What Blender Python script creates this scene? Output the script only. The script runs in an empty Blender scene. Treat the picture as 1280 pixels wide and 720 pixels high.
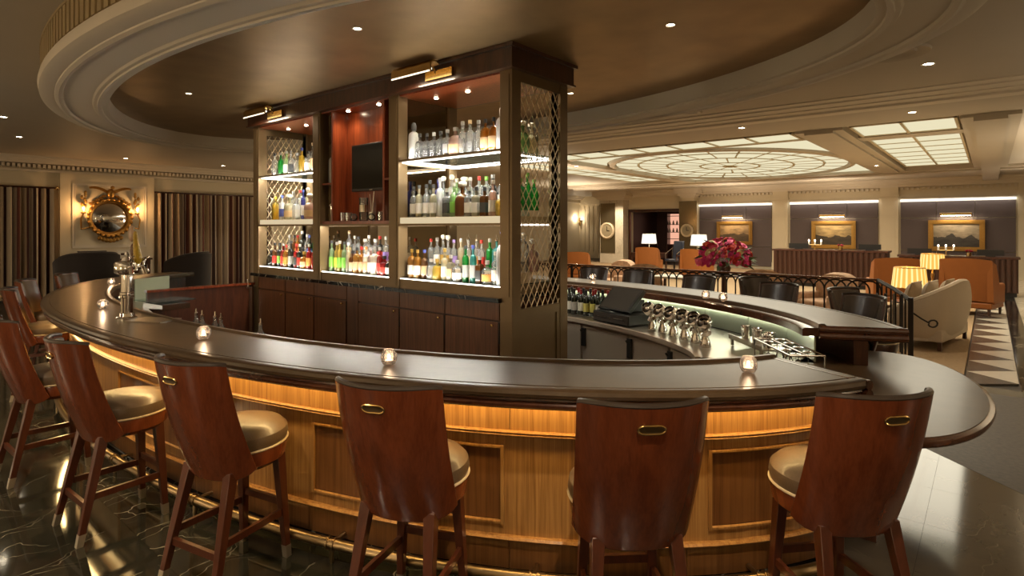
import bpy, bmesh, math, random
from math import sin, cos, pi, radians, atan2, hypot, sqrt
C = bpy.context.scene.collection
SC = bpy.context.scene
random.seed(7)

# ------------------------------------------------------------------ camera, world, exposure, large lights
cam_data = bpy.data.cameras.new('camera'); cam = bpy.data.objects.new('camera', cam_data); C.objects.link(cam)
cam.location = (0, 0, 1.8); cam.rotation_euler = (radians(90), 0, radians(39.76))
cam_data.sensor_width = 36; cam_data.lens = 36 * 719 / 1280; cam_data.shift_y = -76 / 1280
cam_data.clip_start = .05; cam_data.clip_end = 200
SC.camera = cam
world = bpy.data.worlds.new('world'); SC.world = world; world.use_nodes = True
world.node_tree.nodes['Background'].inputs[0].default_value = (1, .75, .5, 1)
world.node_tree.nodes['Background'].inputs[1].default_value = .03
SC.view_settings.view_transform = 'Standard'; SC.view_settings.look = 'None'
SC.view_settings.gamma = 1; SC.view_settings.use_curve_mapping = False
SC.view_settings.exposure = 0.75
try:
    SC.cycles.use_denoising = True
    SC.cycles.max_bounces = 8; SC.cycles.transparent_max_bounces = 24
    SC.cycles.sample_clamp_indirect = 6
    SC.cycles.caustics_reflective = False; SC.cycles.caustics_refractive = False
    SC.cycles.use_adaptive_sampling = True
except Exception:
    pass
WARM = (1, .80, .56); LOBBY = (1, .90, .70)

def area(name, loc, size, power, col=WARM, rot=(0, 0, 0), sy=None):
    l = bpy.data.lights.new(name, 'AREA'); l.energy = power; l.color = col
    l.shape = 'RECTANGLE'; l.size = size; l.size_y = sy or size
    o = bpy.data.objects.new(name, l); o.location = loc; o.rotation_euler = rot; C.objects.link(o); return o

def spot(name, loc, power, angle=80, col=WARM, rot=(0, 0, 0), blend=.6, r=.04):
    l = bpy.data.lights.new(name, 'SPOT'); l.energy = power; l.color = col
    l.spot_size = radians(angle); l.spot_blend = blend; l.shadow_soft_size = r
    o = bpy.data.objects.new(name, l); o.location = loc; o.rotation_euler = rot; C.objects.link(o); return o

def point(name, loc, power, col=WARM, r=.03):
    l = bpy.data.lights.new(name, 'POINT'); l.energy = power; l.color = col; l.shadow_soft_size = r
    o = bpy.data.objects.new(name, l); o.location = loc; C.objects.link(o); return o

# ------------------------------------------------------------------ mesh helpers
class MB:
    def __init__(s): s.v = []; s.f = []
    def add(s, vs, fs):
        n = len(s.v); s.v += [tuple(p) for p in vs]; s.f += [tuple(i + n for i in f) for f in fs]; return s
    def bx(s, x0, x1, y0, y1, z0, z1):
        return s.add([(x0,y0,z0),(x1,y0,z0),(x1,y1,z0),(x0,y1,z0),(x0,y0,z1),(x1,y0,z1),(x1,y1,z1),(x0,y1,z1)],
                     [(3,2,1,0),(4,5,6,7),(0,1,5,4),(1,2,6,5),(2,3,7,6),(3,0,4,7)])
    def box(s, c, d, rz=0):
        m = MB().bx(-d[0]/2, d[0]/2, -d[1]/2, d[1]/2, -d[2]/2, d[2]/2)
        ca, sa = cos(rz), sin(rz)
        return s.add([(c[0]+x*ca-y*sa, c[1]+x*sa+y*ca, c[2]+z) for x, y, z in m.v], m.f)
    def lathe(s, prof, seg=16, c=(0, 0, 0), cap=True):
        vs = []; fs = []; n = len(prof)
        for i in range(seg):
            a = 2*pi*i/seg
            for r, z in prof: vs.append((c[0]+r*cos(a), c[1]+r*sin(a), c[2]+z))
        for i in range(seg):
            j = (i+1) % seg
            for k in range(n-1): fs.append((i*n+k, j*n+k, j*n+k+1, i*n+k+1))
        if cap:
            if prof[0][0] > 1e-5: fs.append(tuple(i*n for i in reversed(range(seg))))
            if prof[-1][0] > 1e-5: fs.append(tuple(i*n+n-1 for i in range(seg)))
        return s.add(vs, fs)
    def tube(s, pts, r, seg=8, closed=False, rr=None):
        P = [tuple(p) for p in pts]; n = len(P); vs = []; fs = []
        prevu = None
        for i in range(n):
            a = P[(i-1) % n] if (i > 0 or closed) else P[i]; b = P[(i+1) % n] if (i < n-1 or closed) else P[i]
            d = [b[k]-a[k] for k in range(3)]; L = sqrt(sum(x*x for x in d)) or 1; d = [x/L for x in d]
            if prevu is None:
                ref = (0, 0, 1) if abs(d[2]) < .9 else (1, 0, 0)
                u = (d[1]*ref[2]-d[2]*ref[1], d[2]*ref[0]-d[0]*ref[2], d[0]*ref[1]-d[1]*ref[0])
            else:
                k = sum(prevu[q]*d[q] for q in range(3)); u = tuple(prevu[q]-k*d[q] for q in range(3))
            L = sqrt(sum(x*x for x in u)) or 1; u = tuple(x/L for x in u); prevu = u
            w = (d[1]*u[2]-d[2]*u[1], d[2]*u[0]-d[0]*u[2], d[0]*u[1]-d[1]*u[0])
            q = rr[i] if rr else r
            for k in range(seg):
                t = 2*pi*k/seg; ct, st = cos(t)*q, sin(t)*q
                vs.append(tuple(P[i][m]+u[m]*ct+w[m]*st for m in range(3)))
        for i in range(n if closed else n-1):
            j = (i+1) % n
            for k in range(seg):
                l = (k+1) % seg; fs.append((i*seg+k, i*seg+l, j*seg+l, j*seg+k))
        if not closed:
            fs.append(tuple(reversed(range(seg)))); fs.append(tuple((n-1)*seg+k for k in range(seg)))
        return s.add(vs, fs)
    def sweep(s, prof, path, closed=False, z=0):
        """prof: closed loop of (inset, z); path: (x, y, nx, ny), n pointing out."""
        n = len(prof); m = len(path); vs = []; fs = []
        for x, y, nx, ny in path:
            for q, zz in prof: vs.append((x-nx*q, y-ny*q, zz+z))
        for i in range(m if closed else m-1):
            j = (i+1) % m
            for k in range(n):
                l = (k+1) % n; fs.append((i*n+k, i*n+l, j*n+l, j*n+k))
        if not closed:
            fs.append(tuple(range(n))); fs.append(tuple((m-1)*n+k for k in reversed(range(n))))
        return s.add(vs, fs)
    def sphere(s, c, r, seg=14, rings=8, sc=(1, 1, 1)):
        vs = [(c[0], c[1], c[2]-r*sc[2])]; fs = []
        for j in range(1, rings):
            p = -pi/2+pi*j/rings
            for i in range(seg):
                a = 2*pi*i/seg; vs.append((c[0]+r*sc[0]*cos(p)*cos(a), c[1]+r*sc[1]*cos(p)*sin(a), c[2]+r*sc[2]*sin(p)))
        vs.append((c[0], c[1], c[2]+r*sc[2])); top = len(vs)-1
        for i in range(seg):
            k = (i+1) % seg
            fs.append((0, 1+k, 1+i)); fs.append((top, top-seg+i, top-seg+k))
            for j in range(rings-2): fs.append((1+j*seg+i, 1+j*seg+k, 1+(j+1)*seg+k, 1+(j+1)*seg+i))
        return s.add(vs, fs)
    def prism(s, poly, z0, z1):
        n = len(poly)
        return s.add([(x, y, z0) for x, y in poly]+[(x, y, z1) for x, y in poly],
                     [tuple(reversed(range(n))), tuple(range(n, 2*n))]+[(i, (i+1) % n, n+(i+1) % n, n+i) for i in range(n)])
    def slab(s, fo, fi, nu, nv):
        """solid between two grids fo(u,v), fi(u,v)."""
        vs = []; fs = []; N = (nu+1)*(nv+1)
        for g in (fo, fi):
            for j in range(nv+1):
                for i in range(nu+1): vs.append(g(i/nu, j/nv))
        I = lambda i, j: j*(nu+1)+i
        for j in range(nv):
            for i in range(nu):
                q = (I(i,j), I(i+1,j), I(i+1,j+1), I(i,j+1)); fs.append(q); fs.append(tuple(N+k for k in reversed(q)))
        for i in range(nu):
            for j, fl in ((0, 0), (nv, 1)):
                q = (I(i+1,j), I(i,j), N+I(i,j), N+I(i+1,j)); fs.append(tuple(reversed(q)) if fl else q)
        for j in range(nv):
            for i, fl in ((0, 0), (nu, 1)):
                q = (I(i,j), I(i,j+1), N+I(i,j+1), N+I(i,j)); fs.append(tuple(reversed(q)) if fl else q)
        return s.add(vs, fs)
    def mesh(s, name, m, angle=.6):
        me = bpy.data.meshes.new(name); me.from_pydata(s.v, [], s.f)
        b = bmesh.new(); b.from_mesh(me); bmesh.ops.recalc_face_normals(b, faces=b.faces); b.to_mesh(me); b.free()
        me.polygons.foreach_set('use_smooth', [True]*len(me.polygons))
        try: me.set_sharp_from_angle(angle=angle)
        except Exception: pass
        if m: me.materials.append(m)
        me.update(); return me
    def build(s, name, m, parent=None, bevel=0, loc=None, rz=0):
        return link(name, s.mesh(name, m), parent, loc, rz, bevel)

def link(name, me, parent=None, loc=None, rz=0, bevel=0):
    o = bpy.data.objects.new(name, me); C.objects.link(o)
    if parent: o.parent = parent
    if loc: o.location = loc
    if rz: o.rotation_euler[2] = rz
    if bevel:
        b = o.modifiers.new('edge', 'BEVEL'); b.width = bevel; b.segments = 2; b.limit_method = 'ANGLE'; b.angle_limit = radians(40)
    return o

def thing(name, label, cat, loc=(0, 0, 0), rz=0, group=None):
    o = bpy.data.objects.new(name, None); C.objects.link(o); o.empty_display_size = .1
    o.location = loc; o.rotation_euler[2] = rz
    return tag(o, label, cat, group)
def tag(o, label, cat, group=None):
    o['label'] = label; o['category'] = cat
    if group: o['group'] = group
    return o
def struct(o, label=None):
    o['kind'] = 'structure'
    if label: o['label'] = label; o['category'] = 'structure'
    return o
def stuff(o): o['kind'] = 'stuff'; return o
KIDS = {}
def tree(o):
    return [(c, tree(c)) for c in o.children]
def dup(root, loc, rz=0, label=None, t=None):
    t = t if t is not None else tree(root)
    r = root.copy(); C.objects.link(r); r.location = loc; r.rotation_euler = (0, 0, rz)
    if label: r['label'] = label
    def rec(tt, p):
        for c, k in tt:
            d = c.copy(); C.objects.link(d); d.parent = p; rec(k, d)
    rec(t, r); return r

# ------------------------------------------------------------------ materials
def nt(name):
    m = bpy.data.materials.new(name); m.use_nodes = True; t = m.node_tree
    return m, t, t.nodes['Principled BSDF']
def mat(name, col, rough=.5, metal=0., coat=0., spec=.5, noise=0., nscale=20., bump=0., sheen=0.):
    m, t, b = nt(name)
    b.inputs['Base Color'].default_value = (*col, 1); b.inputs['Roughness'].default_value = rough
    b.inputs['Metallic'].default_value = metal; b.inputs['Coat Weight'].default_value = coat
    b.inputs['Coat Roughness'].default_value = .08; b.inputs['Specular IOR Level'].default_value = spec
    if sheen: b.inputs['Sheen Weight'].default_value = sheen
    if noise or bump:
        tc = t.nodes.new('ShaderNodeTexCoord'); n = t.nodes.new('ShaderNodeTexNoise')
        n.inputs['Scale'].default_value = nscale; n.inputs['Detail'].default_value = 5
        t.links.new(tc.outputs['Object'], n.inputs['Vector'])
        if noise:
            mx = t.nodes.new('ShaderNodeMix'); mx.data_type = 'RGBA'
            mx.inputs[6].default_value = (*[c*(1-noise) for c in col], 1); mx.inputs[7].default_value = (*[min(1, c*(1+noise)) for c in col], 1)
            t.links.new(n.outputs['Fac'], mx.inputs[0]); t.links.new(mx.outputs[2], b.inputs['Base Color'])
        if bump:
            bp = t.nodes.new('ShaderNodeBump'); bp.inputs['Strength'].default_value = bump; bp.inputs['Distance'].default_value = .01
            t.links.new(n.outputs['Fac'], bp.inputs['Height']); t.links.new(bp.outputs[0], b.inputs['Normal'])
    return m
def ramp(t, stops):
    r = t.nodes.new('ShaderNodeValToRGB'); e = r.color_ramp.elements
    e[0].position, e[0].color = stops[0][0], (*stops[0][1], 1); e[1].position, e[1].color = stops[-1][0], (*stops[-1][1], 1)
    for p, c in stops[1:-1]: k = e.new(p); k.color = (*c, 1)
    return r
def wood(name, dark, light, rough=.3, coat=.4, scale=(9, 9, .7), contrast=1., spec=.5):
    m, t, b = nt(name)
    tc = t.nodes.new('ShaderNodeTexCoord'); mp = t.nodes.new('ShaderNodeMapping'); mp.inputs['Scale'].default_value = scale
    n = t.nodes.new('ShaderNodeTexNoise'); n.inputs['Scale'].default_value = 3.2; n.inputs['Detail'].default_value = 7; n.inputs['Distortion'].default_value = .6
    n2 = t.nodes.new('ShaderNodeTexNoise'); n2.inputs['Scale'].default_value = 18; n2.inputs['Detail'].default_value = 3
    mx = t.nodes.new('ShaderNodeMath'); mx.operation = 'MULTIPLY_ADD'; mx.inputs[1].default_value = .35
    r = ramp(t, [(.38, dark), (.55, tuple((dark[i]+light[i])/2 for i in range(3))), (.75, light)])
    t.links.new(tc.outputs['Object'], mp.inputs[0]); t.links.new(mp.outputs[0], n.inputs['Vector']); t.links.new(mp.outputs[0], n2.inputs['Vector'])
    t.links.new(n2.outputs['Fac'], mx.inputs[0])
    mm = t.nodes.new('ShaderNodeMath'); mm.operation = 'MULTIPLY'; mm.inputs[1].default_value = .7
    t.links.new(n.outputs['Fac'], mm.inputs[0]); t.links.new(mm.outputs[0], mx.inputs[2])
    t.links.new(mx.outputs[0], r.inputs[0]); t.links.new(r.outputs[0], b.inputs['Base Color'])
    b.inputs['Roughness'].default_value = rough; b.inputs['Coat Weight'].default_value = coat; b.inputs['Coat Roughness'].default_value = .12
    b.inputs['Specular IOR Level'].default_value = spec
    return m
def marble(name, base, base2, vein, rough=.08, vscale=1.2, width=.018, rnd=.0, amt=1.):
    m, t, b = nt(name)
    tc = t.nodes.new('ShaderNodeTexCoord'); oi = t.nodes.new('ShaderNodeObjectInfo')
    add = t.nodes.new('ShaderNodeVectorMath'); add.operation = 'ADD'
    sc = t.nodes.new('ShaderNodeVectorMath'); sc.operation = 'SCALE'; sc.inputs['Scale'].default_value = 30*rnd
    cx = t.nodes.new('ShaderNodeCombineXYZ')
    for k in range(3): t.links.new(oi.outputs['Random'], cx.inputs[k])
    t.links.new(cx.outputs[0], sc.inputs[0]); t.links.new(tc.outputs['Object'], add.inputs[0]); t.links.new(sc.outputs[0], add.inputs[1])
    n = t.nodes.new('ShaderNodeTexNoise'); n.inputs['Scale'].default_value = 2.2; n.inputs['Detail'].default_value = 8; n.inputs['Roughness'].default_value = .65
    t.links.new(add.outputs[0], n.inputs['Vector'])
    r = ramp(t, [(.3, base), (.7, base2)]); t.links.new(n.outputs['Fac'], r.inputs[0])
    # veins: distance to edge of distorted voronoi
    n2 = t.nodes.new('ShaderNodeTexNoise'); n2.inputs['Scale'].default_value = 1.6; n2.inputs['Detail'].default_value = 4
    t.links.new(add.outputs[0], n2.inputs['Vector'])
    ms = t.nodes.new('ShaderNodeVectorMath'); ms.operation = 'MULTIPLY_ADD'; ms.inputs[1].default_value = (.7, .7, .7)
    t.links.new(n2.outputs['Color'], ms.inputs[0]); t.links.new(add.outputs[0], ms.inputs[2])
    mp = t.nodes.new('ShaderNodeMapping'); mp.inputs['Scale'].default_value = (2.6, .55, 1); mp.inputs['Rotation'].default_value = (0, 0, .5)
    t.links.new(ms.outputs[0], mp.inputs[0])
    v = t.nodes.new('ShaderNodeTexVoronoi'); v.feature = 'DISTANCE_TO_EDGE'; v.inputs['Scale'].default_value = vscale
    t.links.new(mp.outputs[0], v.inputs['Vector'])
    vr = ramp(t, [(0, (1, 1, 1)), (width, (.0, .0, .0))]); t.links.new(v.outputs['Distance'], vr.inputs[0])
    n3 = t.nodes.new('ShaderNodeTexNoise'); n3.inputs['Scale'].default_value = 1.1; n3.inputs['Detail'].default_value = 2; t.links.new(add.outputs[0], n3.inputs['Vector'])
    r3 = ramp(t, [(.45, (0, 0, 0)), (.65, (amt, amt, amt))]); t.links.new(n3.outputs['Fac'], r3.inputs[0])
    mu = t.nodes.new('ShaderNodeMath'); mu.operation = 'MULTIPLY'; t.links.new(vr.outputs[0], mu.inputs[0]); t.links.new(r3.outputs[0], mu.inputs[1])
    mx = t.nodes.new('ShaderNodeMix'); mx.data_type = 'RGBA'; mx.inputs[7].default_value = (*vein, 1)
    t.links.new(mu.outputs[0], mx.inputs[0]); t.links.new(r.outputs[0], mx.inputs[6]); t.links.new(mx.outputs[2], b.inputs['Base Color'])
    b.inputs['Roughness'].default_value = rough
    return m
def emit(name, col, strength):
    m = bpy.data.materials.new(name); m.use_nodes = True; t = m.node_tree; t.nodes.clear()
    e = t.nodes.new('ShaderNodeEmission'); e.inputs[0].default_value = (*col, 1); e.inputs[1].default_value = strength
    o = t.nodes.new('ShaderNodeOutputMaterial'); t.links.new(e.outputs[0], o.inputs[0]); return m
def glass(name, col, body=.25, dens=1., rough=.05):
    """clear or tinted glass: see-through, glossy by Fresnel, a little scattering from cut facets and liquid"""
    m = bpy.data.materials.new(name); m.use_nodes = True; t = m.node_tree; t.nodes.clear()
    tr = t.nodes.new('ShaderNodeBsdfTransparent'); tr.inputs[0].default_value = (*col, 1)
    tl = t.nodes.new('ShaderNodeBsdfTranslucent'); tl.inputs[0].default_value = (*[min(1, c**1.0) for c in col], 1)
    df = t.nodes.new('ShaderNodeBsdfDiffuse'); df.inputs[0].default_value = (*col, 1)
    gl = t.nodes.new('ShaderNodeBsdfGlossy'); gl.inputs['Roughness'].default_value = rough
    fr = t.nodes.new('ShaderNodeFresnel'); fr.inputs[0].default_value = 1.5
    a = t.nodes.new('ShaderNodeMixShader'); a.inputs[0].default_value = .5
    t.links.new(tl.outputs[0], a.inputs[1]); t.links.new(df.outputs[0], a.inputs[2])
    b = t.nodes.new('ShaderNodeMixShader'); b.inputs[0].default_value = body
    t.links.new(tr.outputs[0], b.inputs[1]); t.links.new(a.outputs[0], b.inputs[2])
    c = t.nodes.new('ShaderNodeMixShader'); t.links.new(fr.outputs[0], c.inputs[0]); t.links.new(b.outputs[0], c.inputs[1]); t.links.new(gl.outputs[0], c.inputs[2])
    o = t.nodes.new('ShaderNodeOutputMaterial'); t.links.new(c.outputs[0], o.inputs[0]); return m

M = {}
M['plaster'] = mat('plaster', (.58, .50, .40), .6, noise=.05, nscale=3)
M['plaster_trim'] = mat('plaster_trim', (.72, .65, .54), .5)
M['ceiling'] = mat('ceiling_paint', (.52, .46, .37), .55, noise=.04, nscale=2)
M['frieze'] = mat('fluted_gilt', (.42, .32, .17), .45, metal=.3)
M['dome'] = mat('dome_leaf', (.36, .235, .11), .40, metal=.75, coat=.0, noise=.3, nscale=3)
M['cream_wall'] = mat('cream_wall', (.70, .62, .46), .6)
M['purple_panel'] = mat('plum_fabric_panel', (.105, .080, .080), .7, noise=.12, nscale=30)
M['mahogany'] = wood('red_mahogany', (.075, .013, .005), (.20, .042, .013), .26, .5, (7, 7, .8))
M['mahogany_dark'] = wood('dark_mahogany', (.035, .010, .005), (.085, .026, .011), .3, .4, (7, 7, .8))
M['niche_wood'] = wood('niche_wood', (.16, .026, .008), (.36, .075, .022), .3, .4, (12, 12, .5))
M['walnut'] = wood('walnut_front', (.24, .105, .026), (.50, .27, .085), .3, .35, (16, 16, .35))
M['walnut_dark'] = wood('walnut_panel', (.12, .045, .012), (.23, .10, .030), .3, .35, (16, 16, .35))
M['cab_wood'] = wood('cabinet_wood', (.085, .034, .015), (.18, .075, .034), .3, .35, (14, 14, .5))
M['lacquer'] = wood('bar_lacquer', (.072, .043, .021), (.10, .062, .032), .32, .08, (2, 2, 2), spec=.5)
M['lacquer_edge'] = wood('bar_edge', (.055, .018, .008), (.12, .040, .017), .22, .6, (2, 2, 2))
M['bronze'] = mat('bronze_metal', (.185, .125, .062), .38, metal=.5, noise=.1, nscale=6)
M['brass'] = mat('brass', (.62, .42, .17), .2, metal=1)
M['gilt'] = mat('gilt', (.40, .22, .055), .35, metal=.9, noise=.3, nscale=40)
M['chrome'] = mat('chrome', (.75, .72, .68), .08, metal=1)
M['steel'] = mat('brushed_steel', (.50, .45, .38), .3, metal=1)
M['steel_door'] = mat('bronze_steel_door', (.52, .42, .32), .36, metal=.5)
M['lattice'] = mat('lattice_brass', (.80, .66, .44), .4, metal=.35)
M['black'] = mat('black_plastic', (.012, .011, .010), .35)
M['screen'] = mat('dark_screen', (.008, .008, .007), .12)
M['iron'] = mat('black_iron', (.02, .014, .010), .4, metal=.4)
M['leather'] = mat('dark_leather', (.085, .05, .028), .36, bump=.12, nscale=160, noise=.12, coat=.1)
M['leather_black'] = mat('black_leather', (.052, .035, .024), .33, bump=.1, nscale=140, coat=.1)
M['piping'] = mat('pale_piping', (.55, .45, .3), .5)
M['velvet'] = mat('dark_velvet', (.022, .014, .012), .8, sheen=.3, noise=.2, nscale=30)
M['marble_dark'] = marble('dark_green_marble', (.007, .008, .006), (.026, .024, .016), (.30, .27, .20), .07, 1.7, .007, 0., 1.)
M['marble_dark'].node_tree.nodes['Principled BSDF'].inputs['Specular IOR Level'].default_value = .32
M['rail_brass'] = mat('rail_brass', (.36, .26, .14), .30, metal=1)
M['marble_sheen_tint'] = marble('dark_marble_sheen_tint', (.05, .042, .032), (.085, .070, .053), (.36, .31, .24), .09, 1.1, .009, 1., .6)  # the dark marble again, lightened with reflected light put into its colour
M['marble_counter'] = marble('counter_marble', (.006, .006, .006), (.016, .014, .012), (.6, .52, .4), .08, 3., .03, 0.)
M['marble_white'] = marble('white_marble', (.55, .49, .38), (.70, .64, .52), (.30, .25, .18), .2, 2., .06, 0., .7)
M['tile_pale'] = mat('pale_tile', (.72, .67, .58), .22, noise=.1, nscale=8)
M['tile_dark'] = mat('dark_tile', (.10, .086, .074), .22, noise=.15, nscale=8)
M['granite'] = mat('speckled_granite', (.062, .047, .032), .5, noise=.9, nscale=28)
M['carpet'] = mat('tan_carpet', (.33, .23, .13), .95, noise=.35, nscale=25)
M['glass'] = glass('clear_glass', (.93, .95, .93), .10)
M['shelf_glass'] = glass('shelf_glass', (.80, .90, .84), .10)
M['green_glass'] = glass('green_backlit_glass', (.66, .70, .50), .8, rough=.12)
M['white_label'] = mat('white_label', (.8, .76, .66), .6)
M['orange_leather'] = mat('orange_leather', (.30, .095, .018), .45, noise=.1, nscale=10)
M['sofa'] = mat('cream_upholstery', (.55, .46, .35), .75, noise=.06, nscale=60, bump=.05)
M['cushion'] = mat('beige_cushion', (.42, .32, .21), .85, noise=.2, nscale=40)
M['floral'] = mat('floral_fabric', (.55, .35, .22), .85, noise=.6, nscale=14)
M['led'] = emit('led_strip', (1, .95, .84), 5)
M['led_green'] = emit('led_strip_green', (.97, 1, .78), 15)
M['lamp_line'] = emit('lamp_line', (1, .86, .6), 1.6)
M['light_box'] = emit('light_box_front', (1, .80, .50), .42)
M['dark_mirror'] = mat('bronze_mirror', (.26, .20, .13), .05, metal=1)
M['led_warm'] = emit('led_strip_warm', (1, .66, .25), 24)
M['lamp_disc'] = emit('lamp_disc', (1, .85, .6), 25)
M['laylight'] = emit('laylight_pane', (1, .90, .60), .50)
M['flame'] = emit('flame', (1, .78, .54), 14)
M['bulb'] = emit('bulb', (1, .62, .25), 40)
M['shade_lit'] = emit('lit_shade', (1, .80, .36), 1.6)
M['shade_white'] = emit('lit_white_shade', (1, .93, .80), .75)
M['cove'] = emit('cove_light', (1, .95, .85), 1.2)

# ------------------------------------------------------------------ curves of the oval bar
BC = (-5.444, 4.202)
def oval(p0, p1, n, a, b, e=2., c=BC):
    """points (x, y, nx, ny) along a superellipse, evenly spaced"""
    def P(t):
        ct, st = cos(t), sin(t); k = 2/e
        x = math.copysign(abs(ct)**k, ct); y = math.copysign(abs(st)**k, st)
        gx = math.copysign(abs(x)**(e-1), x)/a; gy = math.copysign(abs(y)**(e-1), y)/b; L = hypot(gx, gy)
        return (c[0]+a*x, c[1]+b*y, gx/L, gy/L)
    N = 600; pts = [P(p0+(p1-p0)*i/N) for i in range(N+1)]; s = [0]
    for i in range(N): s.append(s[-1]+hypot(pts[i+1][0]-pts[i][0], pts[i+1][1]-pts[i][1]))
    out = []; j = 0
    for i in range(n+1):
        d = s[-1]*i/n
        while j < N-1 and s[j+1] < d: j += 1
        out.append(P(p0+(p1-p0)*(j+(d-s[j])/max(1e-9, s[j+1]-s[j]))/N))
    return out
def bar_path(p0, p1, n): return oval(p0, p1, n, 5.189, 2.958, 2.136)
def offset(path, s): return [(x-nx*s, y-ny*s, nx, ny) for x, y, nx, ny in path]
# ------------------------------------------------------------------ floor
floor = struct(MB().bx(-19, 6.2, -5.2, 30, -.2, -.02).build('floor', mat('floor_bed', (.012, .010, .008), .3)))
def inside(x, y, s=.34):
    return abs((x-BC[0])/(5.189-s))**2.136+abs((y-BC[1])/(2.958-s))**2.136 < 1
T = .62
slab_me = MB().bx(-T/2+.0007, T/2-.0007, -T/2+.0007, T/2-.0007, -.02, 0).mesh('marble_slab', M['marble_dark'])
slab_me2 = MB().bx(-T/2+.0007, T/2-.0007, -T/2+.0007, T/2-.0007, -.02, 0).mesh('marble_slab_sheen_tint', M['marble_sheen_tint'])
for i in range(-18, 4):
    for j in range(-3, 13):
        x, y = i*T, j*T+.25
        if y > 6.3 or (y > 5.6 and x < -1.6): continue
        if x > -1.4 and x+y > 5.95: continue
        if x < -9.5 and y > 2.2: continue
        d = -.64*x+.769*y; l = .769*x+.64*y
        if d < 2.2 or abs(l) > .97*d+.5: continue
        if all(inside(x+a, y+b) for a in (-T/2, T/2) for b in (-T/2, T/2)): continue
        link('marble_slab', slab_me2 if x > -1.2 else slab_me, floor, (x, y, 0))
MB().prism([(-1.4, 6.75), (-.62, 5.97), (.35, 5.0), (1.6, 3.75), (4, 3.75), (4, 8.1), (-1.4, 8.1)], -.02, .001).build('granite_border', M['granite'], floor)
MB().bx(-1.4, 4, 8.1, 8.4, -.02, .001).build('border_strip', mat('green_grey_border', (.15, .14, .10), .25), floor)
MB().bx(-18.4, -.25, 8.4, 25.9, -.02, .001).build('carpet', M['carpet'], floor)
tri_d = MB().prism([(-.23, -.38), (.25, 0), (-.23, .38)], -.02, .001).mesh('floor_tile', M['tile_dark'])
tri_l = MB().prism([(.25, 0), (.25, .76), (-.23, .38)], -.02, .001).mesh('floor_tile_pale', M['tile_pale'])
for k in range(15):
    link('floor_tile', tri_d, floor, (.0, 8.79+.765*k, 0)); link('floor_tile', tri_l, floor, (0, 8.79+.765*k, 0))
MB().bx(.26, .46, 8.4, 25.9, -.02, .001).build('dark_band', M['marble_counter'], floor)
for k in range(14):
    MB().bx(.47, 1.95, 8.4+1.25*k, 9.64+1.25*k, -.02, .001).build('pale_slab', M['marble_white'], floor)

# ------------------------------------------------------------------ walls
wl = struct(MB().bx(-18.9, -18.6, -5.2, 30, 0, 3.58).build('wall_left', M['cream_wall']))
struct(MB().bx(6, 6.2, -5.2, 30, 0, 3.58).build('wall_right', M['cream_wall']))
struct(MB().bx(-18.9, 6.2, -5.2, -5, 0, 3.58).build('wall_front', M['cream_wall']))
# mirror bay: slightly projecting panel with framed moulding
MB().bx(-18.6, -18.45, 3.95, 6.12, 0, 3.2).build('panel_bay', M['cream_wall'], wl)
def frame(mb, y0, y1, z0, z1, x, w=.05, d=.025):
    mb.bx(x, x+d, y0, y1, z0, z0+w); mb.bx(x, x+d, y0, y1, z1-w, z1); mb.bx(x, x+d, y0, y0+w, z0+w, z1-w); mb.bx(x, x+d, y1-w, y1, z0+w, z1-w)
f = MB(); frame(f, 4.2, 5.92, 1.25, 2.95, -18.45); frame(f, 4.26, 5.86, 1.31, 2.89, -18.45, .02, .012); f.build('panel_moulding', M['plaster_trim'], wl)
f = MB()
f.bx(-18.6, -18.35, -5, 30, 3.40, 3.46); f.bx(-18.6, -18.3, -5, 30, 3.46, 3.52); f.bx(-18.6, -18.2, -5, 30, 3.52, 3.58); f.bx(-18.6, -18.5, -5, 30, 3.20, 3.26)
f.build('cornice', M['plaster_trim'], wl)
f = MB()
for k in range(110): f.bx(-18.6, -18.42, .3+.1*k, .355+.1*k, 3.30, 3.38)
stuff(f.build('dentil_course', M['plaster_trim'], wl))
struct(MB().bx(-18.6, -18.56, -5, 3.9, 0, .18).build('baseboard_left', M['plaster_trim']))

wb = MB(); wb.bx(-10.98, 6.2, 26, 26.3, 0, 3.58); wb.bx(-13.9, -10.98, 26, 26.3, 2.56, 3.58); wb.bx(-14.5, -13.9, 26, 26.3, 0, 3.58)
wb = struct(wb.build('wall_back', M['cream_wall']))
struct(MB().bx(-18.9, -13.9, 29, 29.3, 0, 3.58).build('wall_recess', M['cream_wall']))
f = MB(); f.bx(-14.5, 6, 25.85, 26, 3.3, 3.4); f.bx(-14.5, 6, 25.75, 26, 3.4, 3.5); f.bx(-14.5, 6, 25.6, 26, 3.5, 3.58)
f.build('cornice', M['plaster_trim'], wb)
f = MB()
for k in range(80): f.bx(-10.9+.16*k, -10.82+.16*k, 25.88, 26, 3.2, 3.28)
stuff(f.build('dentil_course', M['plaster_trim'], wb))
for x0, x1 in ((-10.98, -10.40), (-7.12, -6.52), (-3.25, -2.66), (.72, 1.3)):
    f = MB(); f.bx(x0, x1, 25.86, 26, 0, 3.3); f.bx(x0-.03, x1+.03, 25.82, 26, 0, .3); f.bx(x0-.03, x1+.03, 25.82, 26, 2.95, 3.02)
    f.bx(x0+.1, x1-.1, 25.84, 25.86, .5, 2.8); f.build('pilaster', M['cream_wall'], wb)
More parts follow.
